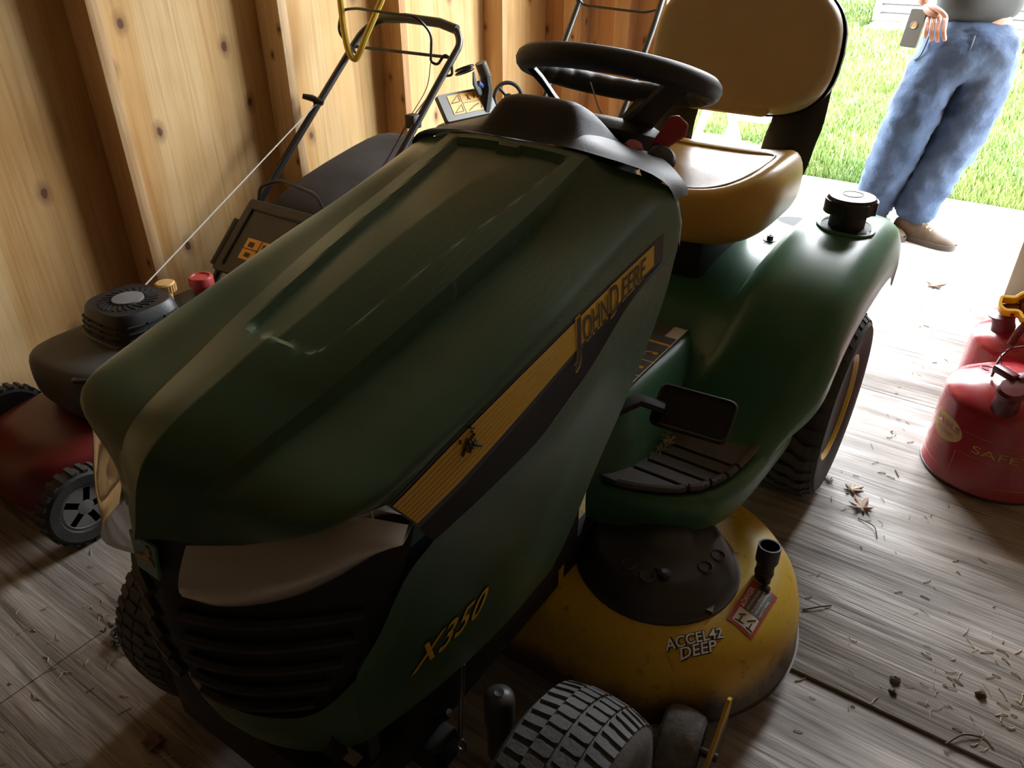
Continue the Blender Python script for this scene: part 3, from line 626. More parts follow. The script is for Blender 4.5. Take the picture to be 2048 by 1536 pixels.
# gauge wheel and its bracket
GW = obj('gauge_wheel', MB().lathe([(.012,-.036),(.048,-.036),(.056,-.030),(.060,-.015),(.061,0),(.060,.015),(.056,.030),(.048,.036),(.012,.036)], fr((.490,-.952,.066), (0,1,0), (1,.12,0)), 40), M['gaugegrey'], DK, label='small grey deck gauge wheel')
br = MB().prism([(-.11,.02),(.03,.02),(.045,.06),(.045,.150),(.02,.172),(-.03,.125),(-.11,.085)], -.003, .003, fr((.546,-.925,0), (0,1,0), (1,.05,0)))
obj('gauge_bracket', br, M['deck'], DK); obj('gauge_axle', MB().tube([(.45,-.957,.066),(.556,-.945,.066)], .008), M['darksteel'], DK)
# ------------------------------------------------------------------ foot platform, tunnel, fenders
PB = cr([(.165,-.737,0),(.23,-.722,0),(.295,-.700,0),(.345,-.668,0),(.380,-.625,0),(.404,-.560,0),(.414,-.48,0),(.420,-.38,0),(.424,-.30,0)], 48)
PI = cr([(.150,-.735,0),(.185,-.70,0),(.212,-.65,0),(.224,-.60,0),(.228,-.55,0),(.231,-.50,0),(.233,-.45,0),(.235,-.38,0),(.236,-.30,0)], 48)
def pan(s):
    rw = []
    for j, (b, i) in enumerate(zip(PB, PI)):
        t = PB[min(j+1, 47)]-PB[max(j-1, 0)]; n = Vector((-t.y, t.x, 0)).normalized(); n = n if n.x > 0 else -n
        if n.dot(Vector((1, -1, 0))) < 0: n = -n
        h = .50-.02*max(0, 1-j/10)
        row = [(.03, i.y+.02, h+.006), (i.x-.075, i.y+.02, h+.006), (i.x-.052, i.y+.012, h-.004), (i.x-.038, i.y+.008, h-.03), (i.x-.014, i.y, .41), (i.x-.004, i.y, .375), (i.x+.008, i.y, .364)]
        f = i+Vector((.008, 0, 0))
        row += [tuple(f.lerp(b, q).xy)+(.361,) for q in (.3, .6, .92)]
        row += [(b.x, b.y, .364)]+[(b.x+n.x*d, b.y+n.y*d, z) for d, z in ((.008, .360), (.014, .350), (.016, .334), (.013, .305), (.006, .280), (.0, .266))]
        rw.append([(x*s, y, z) for x, y, z in row])
    mb = MB().grid(rw)
    if s > 0: mb.f = [f[::-1] for f in mb.f]
    return obj('foot_platform', mb, M['green2'], TR, ang=55, label='green foot platform with worn edges')
PANS = [pan(1), pan(-1)]
# rubber mats: five strips each
for s in (1, -1):
    base = MB(); 
    inn = lambda y: PI[min(range(48), key=lambda q: abs(PI[q].y-y))].x+.012
    out = lambda y: PB[min(range(48), key=lambda q: abs(PB[q].y-y))].x-.010
    ys_ = [-.715+.012*q for q in range(26)]
    pts2 = [(inn(y)*s, y) for y in ys_]+[(out(y)*s, y) for y in ys_[::-1]]
    MT = obj('foot_mat', base.prism(pts2[::-s], .362, .366), M['matte'], TR, label='black ribbed rubber foot mat')
    cuts = [-.724, -.660, -.622, -.584, -.546, -.42]
    for i, (a, b) in enumerate(zip(cuts[:-1], cuts[1:])):
        a2, b2 = a+.004, b-.004; yy = [a2+(b2-a2)*q/6 for q in range(7)]; k_ = .18   # strips run a little askew, as the platform edge does
        sk = lambda x, y: (x*s, y-k_*(x-.30)*(0 if i == 4 and y > -.5 else 1)*.0)
        po = [sk(inn(y), y) for y in yy]+[sk(out(y), y) for y in yy[::-1]]
        obj('mat_strip', MB().prism(po[::-s], .366, .376), M['mat'], MT, bev=.0012)
        obj('mat_edge', MB().tube([(s*(out(y)-.004), y, .375) for y in yy], .008, seg=8), M['mat'], MT)
# grass clippings in the corner of the mat
gc = MB()
for k in range(60): p = Vector((.244+random.gauss(0, .005), -.565+random.gauss(0, .03), .378+random.random()*.006)); d = Vector((random.gauss(0,1), random.gauss(0,1), random.gauss(0,.3))).normalized()*.010; gc.tube([p, p+d], .0011, seg=4)
o = obj('grass_clippings', gc, M['straw'], TR); o['kind'] = 'stuff'
# instruction label on the tunnel
lb = MB().box(.062, .168, -.60, -.29, .5045, .5062, M=Matrix.Translation((0,0,.004)))
LB = obj('instruction_label', lb, M['labelgrey'], TR, label='grey instruction label on the green tunnel')
LZ = .5105
def flat(x0, x1, y0, y1, z, nm, mt, par): return obj(nm, MB().add([(x0,y0,z),(x1,y0,z),(x1,y1,z),(x0,y1,z)], [(0,1,2,3)]), mt, par, ang=0)
flat(.062,.168,-.395,-.387, LZ, 'label_rule', M['orange'], LB); flat(.135,.165,-.355,-.30, LZ, 'label_picture', M['white'], LB); flat(.062,.168,-.4795,-.4765, LZ, 'label_rule', M['white'], LB); flat(.062,.168,-.5465,-.5435, LZ, 'label_rule', M['white'], LB); flat(.164,.1665,-.598,-.292, LZ, 'label_rule', M['white'], LB)
for y in (-.45, -.52):
    hnd = MB().tube([(.12,y-.018,LZ),(.135,y-.006,LZ),(.128,y+.004,LZ),(.145,y+.012,LZ)], .003, seg=5); obj('label_drawing', hnd, M['white'], LB); flat(.145,.157,y+.006,y+.016, LZ, 'label_mark', M['canyellow'], LB)
# pedal
pd = MB(); pd.prism(rrect(-.078, .078, -.045, .045, .014), -.006, .006, fr((.300,-.575,.485), (1,.10,-.02), (.05,-.62,.78)))
PD = obj('brake_pedal', pd, M['matte'], TR, bev=.004, label='black brake pedal above the foot mat')
obj('pedal_rim', MB().tube([fr((.300,-.575,.485), (1,.10,-.02), (.05,-.62,.78)) @ Vector((x, y, .007)) for x, y in rrect(-.075, .075, -.042, .042, .014)], .0028, seg=6, closed=True), M['black'], PD)
obj('pedal_arm', MB().tube([(.245,-.592,.487),(.20,-.61,.50),(.165,-.66,.485),(.13,-.72,.43)], .018, seg=8, flat=.5), M['matte'], PD)
# fender deck
yp = [(-.475,.372),(-.45,.392),(-.42,.432),(-.37,.512),(-.31,.592),(-.24,.648),(-.15,.680),(-.04,.694),(.10,.697),(.18,.692),(.24,.680),(.28,.660),(.30,.635)]
ypr = cr([(0, y, z) for y, z in yp], 40)
rw = []
for p in ypr:
    k = sstep(.36, .62, p.z); z = p.z
    row = [(0, -.10*k), (.16, -.098*k), (.235, -.085*k), (.262, -.035*k), (.29, -.006*k), (.33, 0), (.40, -.001), (.445, -.008), (.472, -.028), (.486, -.060), (.490, -.10), (.488, -.125-.03*k)]
    rw.append([(x-.062*(1-k)*(x/.49), p.y, z+dz*(1 if x < .3 else (.45+.55*k))) for x, dz in row])
fd = MB().grid(rw).mirror(); FD = obj('fender_deck', fd, M['green2'], TR, ang=50, weld=True, solid=.004, label='scuffed green rear fender deck')
BF = BVHTree.FromPolygons([Vector(v) for v in fd.v], fd.f)
def onf(x, y): h = BF.ray_cast(Vector((x, y, 1.2)), Vector((0,0,-1))); return h[0]
# fuel filler
fz = onf(.385, .05).z
obj('filler_collar', MB().tube([(.385+.060*math.cos(a), .05+.060*math.sin(a), onf(.385+.05*math.cos(a),   .05+.05*math.sin(a)).z+.000) for a in [6.283*k/32 for k in range(32)]], .006, seg=8, closed=True), M['green2'], TR)
obj('filler_well', MB().lathe([(.056,fz+.003),(.001,fz+.004)], Matrix.Translation((.385,.05,0)), 32), M['matte'], TR)
fc = MB().lathe([(.030,fz-.01),(.040,fz+.0),(.040,fz+.042)], Matrix.Translation((.385,.05,0)), 32)
FC = obj('fuel_cap', fc, M['black'], TR, label='black fuel cap on the green fender')
pp = []
for k in range(48):
    a = 6.283*k/48; pp.append(((.0575 if (k % 12) < 8 else .050)*math.cos(a), (.0575 if (k % 12) < 8 else .050)*math.sin(a)))
cp = MB().prism(pp, fz+.036, fz+.066, Matrix.Translation((.385,.05,0))).lathe([(.0545,fz+.066),(.050,fz+.073),(.030,fz+.076),(.001,fz+.077)], Matrix.Translation((.385,.05,0)), 48)
obj('cap_grip', cp, M['black'], FC, ang=40)
obj('cap_ring', MB().tube([(.385+.022*math.cos(a), .05+.022*math.sin(a), fz+.0768) for a in [6.283*k/28 for k in range(28)]], .0006, seg=4, closed=True), M['matte'], FC)
bz = onf(.205, .10).z
obj('fender_bolt', MB().lathe([(.017,bz+.001),(.017,bz+.004),(.008,bz+.004),(.008,bz+.014),(.004,bz+.015),(.001,bz+.012)], Matrix.Translation((.205,.10,0)), 20), M['darksteel'], TR, label='bolt and washer on the green fender')
obj('fender_tray', MB().lathe([(.055,bz+.006),(.048,bz+.004),(.001,bz+.003)], Matrix.Translation((.235,.235,.01)), 24, sy=.7), M['matte'], TR)
obj('tunnel_hole', MB().lathe([(.008,.0),(.001,.0005)], Matrix.Translation((.176,-.262,.5165)), 14), M['matte'], TR)
# ------------------------------------------------------------------ dash, steering, seat
ds = []
for y, zt, k in ((-.752,1.006,0),(-.742,1.012,.2),(-.725,1.030,.6),(-.705,1.055,.96),(-.69,1.063,1),(-.66,1.058,1),(-.62,1.04,.9),(-.56,1.0,.6),(-.52,.94,.4)):
    b = 1.006-max(0, y+.72)*.25
    row = [(0, zt), (.04, zt-.001), (.068, zt-.004*k), (.082, b+(zt-b)*.55), (.092, b+(zt-b)*.18), (.115, b+.004*k), (.165, b-.006), (.215, b-.018), (.250, b-.036), (.262, b-.052), (.266, b-.066)]
    rr2 = []
    for x, z in row:
        kx = 1 if x < .15 else max(.25, 1-(x-.15)*8); ye = -.752+(y+.752)*kx; be = 1.006-max(0, ye+.72)*.25
        rr2.append((x, ye+.45*max(0, x-.17), z+(be-b)*(1 if x > .15 else 0)))
    ds.append(rr2)
dm = MB().grid(ds).mirror(); DS = obj('dash_cowl', dm, M['blackdash'], TR, weld=True, ang=40, sub=1, label='black dash cowl behind the hood')
obj('column', MB().lathe([(.12,-.24),(.10,-.20),(.075,-.16),(.065,-.12),(.05,-.10)], fr((0,-.412,1.045), (1,0,0), (0,.33,.94)), 28), M['black'], TR)
# tilted steering wheel
SWm = fr((0,-.405,1.052), (1,0,0), (0, math.sin(R(19)), math.cos(R(19))))
SW = empty('steering_wheel'); SW.parent = TR; 
rp = []; rr = []
for k in range(120):
    a = 6.2832*k/120; rp.append(SWm @ Vector((.178*math.cos(a), .178*math.sin(a), 0))); rr.append(.0165)
rim = MB()
for k in range(120):
    pass
V = []
for k in range(144):
    a = 6.2832*k/144; gp = 1-.12*max(0, math.sin(a*22))
    for q in range(12):
        b = 6.2832*q/12; inner = math.cos(b) < -.2; rr_ = .0205*(gp if inner else 1)
        V.append(SWm @ Vector(((.176+rr_*1.1*math.cos(b))*math.cos(a), (.176+rr_*1.1*math.cos(b))*math.sin(a), rr_*1.05*math.sin(b))))
rim.grid([V[k*12:(k+1)*12] for k in range(144)]+[V[:12]], closeu=True); 
bpy.data.objects.remove(SW)
SW = obj('steering_wheel', rim, M['blackdash'], TR, weld=True, ang=60, label='black steering wheel with finger grips')
for a in (R(205), R(-25), R(90)):
    d = Vector((math.cos(a), math.sin(a), 0)); n = Vector((-d.y, d.x, 0)); rows_ = []
    for t, wd_, zz in ((.170,.028,-.008),(.14,.026,-.030),(.11,.028,-.058),(.08,.036,-.084),(.045,.05,-.10),(.015,.055,-.104)):
        rows_.append([SWm @ (d*t+n*wd_*q+Vector((0,0,zz+(.007 if abs(q) < .9 else 0)))) for q in (-1,-.6,.6,1)]+[SWm @ (d*t+n*wd_*q+Vector((0,0,zz-.012))) for q in (1,-1)])
    obj('spoke', MB().grid(rows_, closeu=True), M['blackdash'], SW, ang=50)
obj('hub', MB().lathe([(.001,-.165),(.07,-.165),(.108,-.135),(.120,-.102),(.108,-.088),(.09,-.080),(.03,-.078),(.001,-.077)], SWm, 32), M['blackdash'], SW)
obj('key_tag', MB().tube([SWm @ Vector((-.04,-.03,-.02)), SWm @ Vector((-.045,.03,-.055)), SWm @ Vector((-.04,.09,-.09))], .0015, seg=5), M['rope'], SW)
# red lever and its slot
RLm = fr((.152,-.492,.982), (.62,.25,.72), (.35,-.90,.1)); rl = MB().prism([(-.030,-.014),(-.008,-.018),(.020,-.024),(.036,-.012),(.034,.012),(.020,.022),(-.008,.014),(-.030,.010)], -.007, .007, RLm)
RLO = obj('throttle_lever', rl, M['redplastic'], TR, bev=.004, label='red throttle lever beside the steering wheel'); obj('lever_stem', MB().tube([RLm @ Vector((-.025,0,0)), (.12,-.53,.93)], .008), M['black'], RLO)
obj('choke_knob', MB().lathe([(.016,0),(.018,.014),(.014,.022),(.001,.023)], fr((.115,-.56,.955), (1,0,0), (.3,-.2,.9)), 20), M['redplastic'], TR); obj('ignition_boss', MB().lathe([(.026,-.02),(.026,.02),(.018,.027),(.001,.028)], fr((.165,-.555,.945), (1,0,0), (.5,-.4,.75)), 20), M['black'], TR)
# seat
def superell(a, n): c, s = math.cos(a), math.sin(a); return (math.copysign(abs(c)**(2/n), c), math.copysign(abs(s)**(2/n), s))
cu = MB(); rows_ = []
for f, z, b in ((.80,-.085,0),(.94,-.075,0),(1.0,-.045,0),(1.01,-.015,.3),(.99,.012,.6),(.93,.034,.8),(.86,.040,.9),(.77,.032,1),(.74,.028,1),(.55,.022,1),(.3,.018,1),(.02,.016,1)):
    row = []
    for k in range(72):
        a = 6.2832*k/72; ex, ey = superell(a, 3.4); x, y = ex*.256*f, ey*.228*f
        lift = .045*(abs(x)/.245)**3*b+-.012*max(0, y/.225)**2*b-.025*max(0, -y/.225)**2
        if abs(f-.78) < .001: lift -= .004
        row.append((x, .005+y, .790+z+lift-.02))
    rows_.append(row)
cu.grid(rows_, closeu=True); SE = obj('seat_cushion', cu, M['seat'], TR, ang=70, sub=1, label='glossy yellow vinyl seat cushion')
obj('seat_piping', MB().tube([(.19*superell(a, 3.2)[0], .005+.175*superell(a, 3.2)[1], .802+.045*(abs(.19*superell(a,3.2)[0])/.245)**3-.012*max(0, superell(a,3.2)[1]*.78)**2-.025*max(0, -superell(a,3.2)[1]*.78)**2) for a in [6.2832*k/60 for k in range(60)]], .0022, seg=5, closed=True), M['seat'], SE)
pn = MB(); 
pn.grid([[(superell(6.2832*k/48, 3)[0]*.235*f, .01+superell(6.2832*k/48, 3)[1]*.215*f, z) for k in range(48)] for f, z in ((1.02,.748),(1.03,.735),(.98,.700),(.85,.672),(.02,.665))], closeu=True); obj('seat_pan', pn, M['black'], TR, ang=60)
obj('seat_base', MB().box(-.13, .13, -.17, .18, .56, .69, c=.02), M['matte'], TR)
# back rest: padded, slightly tilted
BKm = fr((0, .285, 1.030), (1,0,0), (0,-.97,.22)); bk = MB(); rows_ = []
def bshape(a, f):
    ex, ey = superell(a, 3.6); y = ey*.160*f; x = ex*(.240-.05*max(0, y/.16)**2-.02*max(0, -y/.16)**2)*f; return x, y
for f, z in ((.9,-.03),(1.0,-.022),(1.0,.012),(.975,.034),(.92,.046),(.84,.050),(.6,.050),(.3,.047),(.02,.046)):
    rows_.append([BKm @ Vector((*bshape(6.2832*k/72, f), z-.03*(bshape(6.2832*k/72, f)[0]/.236)**2*0)) for k in range(72)])
bk.grid(rows_, closeu=True); BK = obj('seat_back', bk, M['seatback'], TR, ang=70, sub=1, label='yellow vinyl back rest')
obj('back_shell', MB().grid([[BKm @ Vector((bshape(6.2832*k/60, f)[0], bshape(6.2832*k/60, f)[1], z)) for k in range(60)] for f, z in ((1.02,-.02),(1.02,-.035),(1.0,-.055),(.8,-.06),(.02,-.06))], closeu=True), M['black'], TR, ang=60)
lg = MB().prism(rrect(-.115, .115, -.165, -.11, .02), .030, .044, BKm)
obj('back_lip', lg, M['seatback'], BK, bev=.006)
for s in (1, -1):
    arm = [BKm @ Vector((.165*s, -.06, -.05)), BKm @ Vector((.168*s, -.16, -.045)), Vector((.165*s, .265, .82)), Vector((.16*s, .24, .76)), Vector((.15*s, .17, .71))]
    obj('seat_frame', MB().tube(cr(arm, 14), .066, seg=12, flat=.28, up=(0,1,0)), M['black'], TR)

# ================================================================== walk-behind mower beside the wall
def objw(name, mb, mat, parent, **k):
    top = parent
    while top.parent: top = top.parent
    b = top.location; mb.v = [(x-b[0], y-b[1], z-b[2]) for x, y, z in [tuple(p) for p in mb.v]]; return obj(name, mb, mat, parent, **k)
def sblock(cx, cy, hx, hy, levels, n=3.2, k=48):
    return MB().grid([[(cx+superell(6.2832*i/k, n)[0]*hx*f, cy+superell(6.2832*i/k, n)[1]*hy*f, z) for i in range(k)] for f, z in levels], closeu=True)
PM = empty('push_mower', (-1.21, -.75, 0)); tag(PM, 'red push mower with black engine and grass bag against the plywood wall', 'push mower')
objw('deck', sblock(-1.21, -.93, .215, .36, ((1,.055),(1,.11),(.97,.15),(.90,.175),(.7,.195),(.02,.20))), M['red'], PM, ang=50)
def mwheel(x, y, r, sgn):
    Wm = fr((x, y, r), (0,1,0), (sgn,0,0)); t = MB().lathe([(r*.62,-.022),(r*.9,-.024),(r*.985,-.017),(r,-.008),(r,.008),(r*.985,.017),(r*.9,.024),(r*.66,.022),(r*.62,.014)], Wm, 40)
    for i in range(24):
        a = 6.2832*i/24
        t.box(r-.002, r+.004, -.006, .006, -.02, .02, M=Wm @ Matrix.Rotation(a, 4, 'Z'))
    o = objw('wheel', t, M['rubber'], PM)
    h = MB().lathe([(r*.64,.016),(r*.56,.018),(r*.52,.004),(r*.30,.0),(r*.2,.016),(.001,.018)], Wm, 32)
    for i in range(5): h.box(r*.18, r*.58, -.008, .008, -.012, .016, M=Wm @ Matrix.Rotation(6.2832*i/5, 4, 'Z'))
    objw('hub', h, M['wheelgrey'], o)
mwheel(-.955, -1.21, .098, 1); mwheel(-1.452, -1.13, .105, -1); mwheel(-.955, -.60, .105, 1); mwheel(-1.455, -.60, .105, -1)
for y, z in ((-1.2, .11), (-.60, .11)): objw('axle', MB().tube([(-1.45, y, z), (-.96, y, z)], .008), M['darksteel'], PM)
objw('engine_base', sblock(-1.20, -.86, .13, .16, ((1,.18),(1,.26),(.9,.27),(.02,.27)), n=2.6), M['darksteel'], PM)
objw('engine_shroud', sblock(-1.19, -.915, .165, .185, ((.90,.215),(1,.24),(1.0,.315),(.97,.338),(.90,.352),(.6,.362),(.02,.364)), n=4.0), pbr('charcoal_shroud', (.05,.05,.052), .5, var=.15, vs=10), PM, ang=50, sub=1)
objw('shroud_latch', MB().tube([(-1.075,-1.085,.345),(-1.06,-1.09,.35),(-1.04,-1.075,.35),(-1.03,-1.06,.346)], .008, seg=6), M['black'], PM)
rc = MB().grid([[(-1.185+superell(6.2832*i/48, 3.4)[0]*.118*f, -.845+superell(6.2832*i/48, 3.4)[1]*.108*f, z) for i in range(48)] for f, z in ((1.05,.355),(1.05,.362),(1.0,.366),(.92,.405),(.86,.432),(.80,.440),(.02,.441))], closeu=True)
RC = objw('recoil_cover', rc, M['black'], PM, ang=40, label='black starter cover with curved cooling slots')
for i in range(24):
    a = 6.2832*i/24; pts = [(-1.185+r_*math.cos(a+q), -.845+r_*math.sin(a+q), .4415) for r_, q in ((.044,0),(.058,.10),(.074,.24))]; objw('slot', MB().tube(pts, .0042, seg=6, flat=.35), M['matte'], RC)
objw('badge', MB().lathe([(.040,.441),(.040,.446),(.034,.447),(.001,.447)], Matrix.Translation((-1.185,-.845,0)), 32), M['wheelgrey'], RC)
for j in range(3):
    z = .378+.016*j; f = 1.0-(z-.366)*1.9
    for a, b in ((-.72, -.28), (-.22, .22), (.28, .72)):
        objw('louvre', MB().tube([(-1.185+.118*f*(1-abs(q)**3.4)**.294, -.845+.108*f*q, z) for q in (a, (a+b)/2, b)], .005, seg=6, flat=.6), M['matte'], RC)
        objw('louvre', MB().tube([(-1.185+.118*f*q, -.845-.108*f*(1-abs(q)**3.4)**.294, z) for q in (a, (a+b)/2, b)], .005, seg=6, flat=.6), M['matte'], RC)
objw('oil_cap', MB().lathe([(.014,.33),(.014,.385),(.027,.386)]+[(.0275,.388),(.0275,.41),(.024,.414),(.001,.415)], Matrix.Translation((-1.262,-.69,0)), 24), M['tan'], PM)
oc = MB()
for i in range(22): oc.box(.026, .0295, -.0022, .0022, .388, .410, M=Matrix.Translation((-1.262,-.69,0)) @ Matrix.Rotation(6.2832*i/22, 4, 'Z'))
objw('oil_cap_ribs', oc, M['tan'], PM)
objw('fuel_tank', MB().box(-1.30, -1.07, -.70, -.52, .26, .355, c=.02), M['black'], PM)
objw('fuel_cap', MB().lathe([(.026,.34),(.028,.372),(.036,.374),(.036,.395),(.033,.400),(.026,.401),(.024,.397),(.001,.398)], Matrix.Translation((-1.245,-.585,0)), 28), M['redplastic'], PM)
# rear door with warning label
Fm = fr((-1.23, -.325, .415), (1,0,0), (0,-.66,.75)); fp = MB().prism(rrect(-.19, .19, -.135, .135, .012), -.008, .008, Fm); RD = objw('rear_door', fp, pbr('charcoal_door', (.045,.043,.040), .55, var=.15), PM, bev=.003)
objw('door_rib', MB().tube([Fm @ Vector(p) for p in ((-.15,-.11,.009),(-.15,.10,.009),(.16,.10,.009))], .006, seg=6), M['black'], RD)
objw('warning_label', MB().prism([(-.10,-.075),(.03,-.075),(.03,.0),(-.10,.0)], .0085, .0095, Fm), M['orange'], RD)
mk = MB()
for (a, b, c_, d) in ((-.035,-.075,-.031,.0),(-.10,-.039,.03,-.036),(-.085,-.030,-.06,-.012),(-.08,-.065,-.055,-.05),(-.02,-.03,.0,-.01),(-.015,-.068,.012,-.05)): mk.prism([(a,b),(c_,b),(c_,d),(a,d)], .0098, .0102, Fm)
objw('label_marks', mk, M['blackink'], RD)
for s in (-1, 1): objw('door_hinge', MB().tube([Fm @ Vector((.195*s, -.12, 0)), Fm @ Vector((.2*s, .05, 0))], .014, seg=8), M['black'], RD)
# bag
bg_ = []
for y, zt, zb, hw in ((-.24,.47,.30,.155),(-.20,.515,.24,.175),(-.05,.565,.16,.188),(.12,.60,.13,.19),(.26,.628,.13,.185),(.33,.63,.16,.175),(.37,.60,.22,.155),(.385,.54,.30,.13)):
    bg_.append([(-1.235+superell(6.2832*i/40, 4)[0]*hw, y+.03*math.sin(6.2832*i/40), (zt+zb)/2+superell(6.2832*i/40, 4)[1]*(zt-zb)/2) for i in range(40)])
GB = objw('grass_bag', MB().grid(bg_, closeu=True).add(bg_[-1], [tuple(range(40))]).add(bg_[0], [tuple(range(40))[::-1]]), M['fabric'], PM, ang=55, sub=1, label='black fabric grass bag')
objw('bag_frame', MB().tube(fillet([(-1.41,-.215,.45),(-1.405,-.20,.545),(-1.33,-.17,.572),(-1.14,-.19,.560),(-1.06,-.225,.50)], .03), .006, seg=8), M['blacktube'], GB)
# handle
hp = [(-1.445,-.50,.16),(-1.458,-.40,.275),(-1.46,-.16,.48),(-1.46,.34,.900),(-1.452,.405,.958),(-1.40,.455,.995),(-1.30,.47,1.0),(-1.16,.485,.992),(-1.085,.485,.975),(-1.052,.46,.935),(-1.05,.34,.836),(-1.05,-.16,.40),(-1.052,-.40,.20),(-1.06,-.50,.14)]
objw('handle', MB().tube(fillet(hp, .05, 6), .0125, seg=14), M['blacktube'], PM, label='black tubular mower handle')
objw('handle_grip', MB().tube([(-1.40,.455,.995),(-1.30,.47,1.0),(-1.16,.485,.992),(-1.085,.485,.975)], .0165, seg=14), M['black'], PM)
objw('control_bail', MB().tube(fillet([(-1.445,.35,.885),(-1.475,.30,.96),(-1.462,.315,1.030),(-1.40,.325,1.038),(-1.15,.355,1.022),(-1.12,.39,.97),(-1.118,.375,.882),(-1.10,.39,.872),(-1.09,.42,.905),(-1.075,.435,.885),(-1.085,.45,.832),(-1.11,.445,.828)], .025), .0048, seg=8), M['blacktube'], PM)
objw('cross_rod', MB().tube([(-1.45,.355,.908),(-1.05,.43,.893)], .0055, seg=8), M['darksteel'], PM)
for zz in (.862, .850): objw('cable_guide', MB().tube([(-1.022+.030*math.cos(a), .44+.03*math.sin(a), zz+.012*math.cos(a)) for a in [6.2832*k/24 for k in range(24)]], .0042, seg=6, closed=True), M['blacktube'], PM)
objw('clutch_cable', MB().tube(cr([(-1.118,.375,.88),(-1.115,.34,.80),(-1.10,.22,.72),(-1.08,.10,.64),(-1.07,-.1,.5)], 24), .0016, seg=5), M['canredd'], PM)
objw('brake_cable', MB().tube(cr([(-1.07,.40,.85),(-1.09,.30,.77),(-1.09,.18,.69),(-1.08,.02,.56)], 20), .002, seg=5), M['black'], PM)
objw('cable_clamp', MB().box(-1.085, -1.045, .185, .225, .70, .745, c=.004), M['black'], PM)
objw('starter_rope', MB().tube([(-1.235,-.765,.437),(-1.435,.115,.748)], .0022, seg=6), M['rope'], PM)
objw('starter_grip', MB().tube([(-1.475,.10,.775),(-1.45,.118,.768),(-1.415,.135,.752)], [.009,.012,.009], seg=10).tube([(-1.435,.115,.748),(-1.445,.12,.766)], .005), M['black'], PM)
objw('rope_guide', MB().tube([(-1.46,.135,.728),(-1.445,.12,.74),(-1.43,.115,.748)], .004, seg=6), M['chrome'], PM)
# yellow hose looped over the mower handle
hz = MB().tube(cr([(-1.50,.34,1.80),(-1.48,.335,1.55),(-1.462,.318,1.25),(-1.452,.305,1.05),(-1.440,.300,.93),(-1.430,.310,.880),(-1.415,.325,.880),(-1.395,.355,.945),(-1.378,.40,1.02),(-1.36,.43,1.10),(-1.36,.43,1.30),(-1.42,.39,1.60),(-1.49,.35,1.79)], 70), .0115, seg=10)
tag(obj('hose_loop', hz, M['hose']), 'yellow hose loop hanging by the plywood wall over the mower handle', 'hose')
hk = MB().tube(fillet([(-1.61,.345,1.76),(-1.47,.345,1.76),(-1.455,.345,1.81)], .02), .008, seg=8); tag(obj('wall_hook', hk, M['darksteel']), 'steel hook on the plywood wall holding the yellow hose', 'hook')

# ================================================================== second walk-behind machine, further back
TL = empty('garden_tiller', (-1.02, .85, 0)); tag(TL, 'black walk-behind garden machine with orange warning label and long tube handle', 'garden machine')
Bm = fr((-1.08, .53, .728), (.18,.98,0), (.80,-.15,.55))
objw('housing', MB().box(-1.17, -.92, .42, .80, .25, .66, c=.03), M['black'], TL)
objw('label_plate', MB().prism(rrect(-.125, .125, -.055, .045, .008), -.02, 0, Bm), pbr('plate_grey', (.10,.095,.08), .5), TL)
OL = objw('warning_label', MB().prism([(-.085,-.036),(.085,-.036),(.085,.036),(-.085,.036)], .0005, .0015, Bm), M['orange'], TL)
mk = MB().prism([(-.029,-.036),(-.026,-.036),(-.026,.036),(-.029,.036)], .0018, .0022, Bm).prism([(-.026,-.001),(.085,-.001),(.085,.001),(-.026,.001)], .0018, .0022, Bm)
for y0 in (-.030, .006):
    tri = [(-.078,y0),(-.036,y0+.002),(-.036,y0+.026)]; mk.tube([Bm @ Vector((*p, .002)) for p in tri+[tri[0]]], .0016, seg=4)
for p in (((0,.008),(.012,.016),(0,.028),(.014,.028),(.004,.016),(.016,.008)), ((.035,.010),(.040,.028)), ((.052,.010),(.06,.02),(.054,.028)), ((-.01,-.03),(.02,-.018),(.045,-.012)), ((.05,-.03),(.062,-.016),(.075,-.026),(.078,-.010))): mk.tube([Bm @ Vector((*q, .002)) for q in p], .002, seg=4)
objw('label_marks', mk, M['blackink'], OL)
objw('lever', MB().tube([(-1.06,.60,.68),(-1.062,.625,.76),(-1.066,.62,.81)], [.024,.022,.020], seg=10), M['black'], TL)
gk = MB().tube([(-1.066,.62,.81),(-1.075,.605,.855)], .021, seg=12)
for i in range(6): t = .81+.007*i; gk.tube([(-1.066-.009*i/6*1, .62-.015*i/6, t), (-1.066-.009*i/6, .62-.015*i/6, t+.003)], .0235, seg=12)
objw('lever_grip', gk, pbr('grip_brown', (.10,.085,.065), .6), TL)
objw('clip', MB().tube([(-1.07,.555,.83),(-1.07,.56,.79),(-1.068,.585,.755),(-1.066,.60,.745)], [.006,.012,.014,.006], seg=8, flat=.5), pbr('slate_plastic', (.06,.075,.09), .5), TL)
objw('clip_insert', MB().tube([(-1.066,.575,.79),(-1.066,.60,.775)], .009, seg=8), M['blue'], TL)
HWm = fr((-1.05,.745,.712), (0,1,0), (.75,-.6,.25)); hw_ = MB().tube([HWm @ Vector((.055*math.cos(a), .055*math.sin(a), 0)) for a in [6.2832*k/32 for k in range(32)]], .0075, seg=8, closed=True)
for i in range(3): hw_.tube([HWm @ Vector((0,0,0)), HWm @ Vector((.055*math.cos(2.094*i), .055*math.sin(2.094*i), 0))], .006, seg=6)
hw_.lathe([(.016,-.006),(.016,.008),(.001,.01)], HWm, 16); objw('hand_wheel', hw_, M['black'], TL)
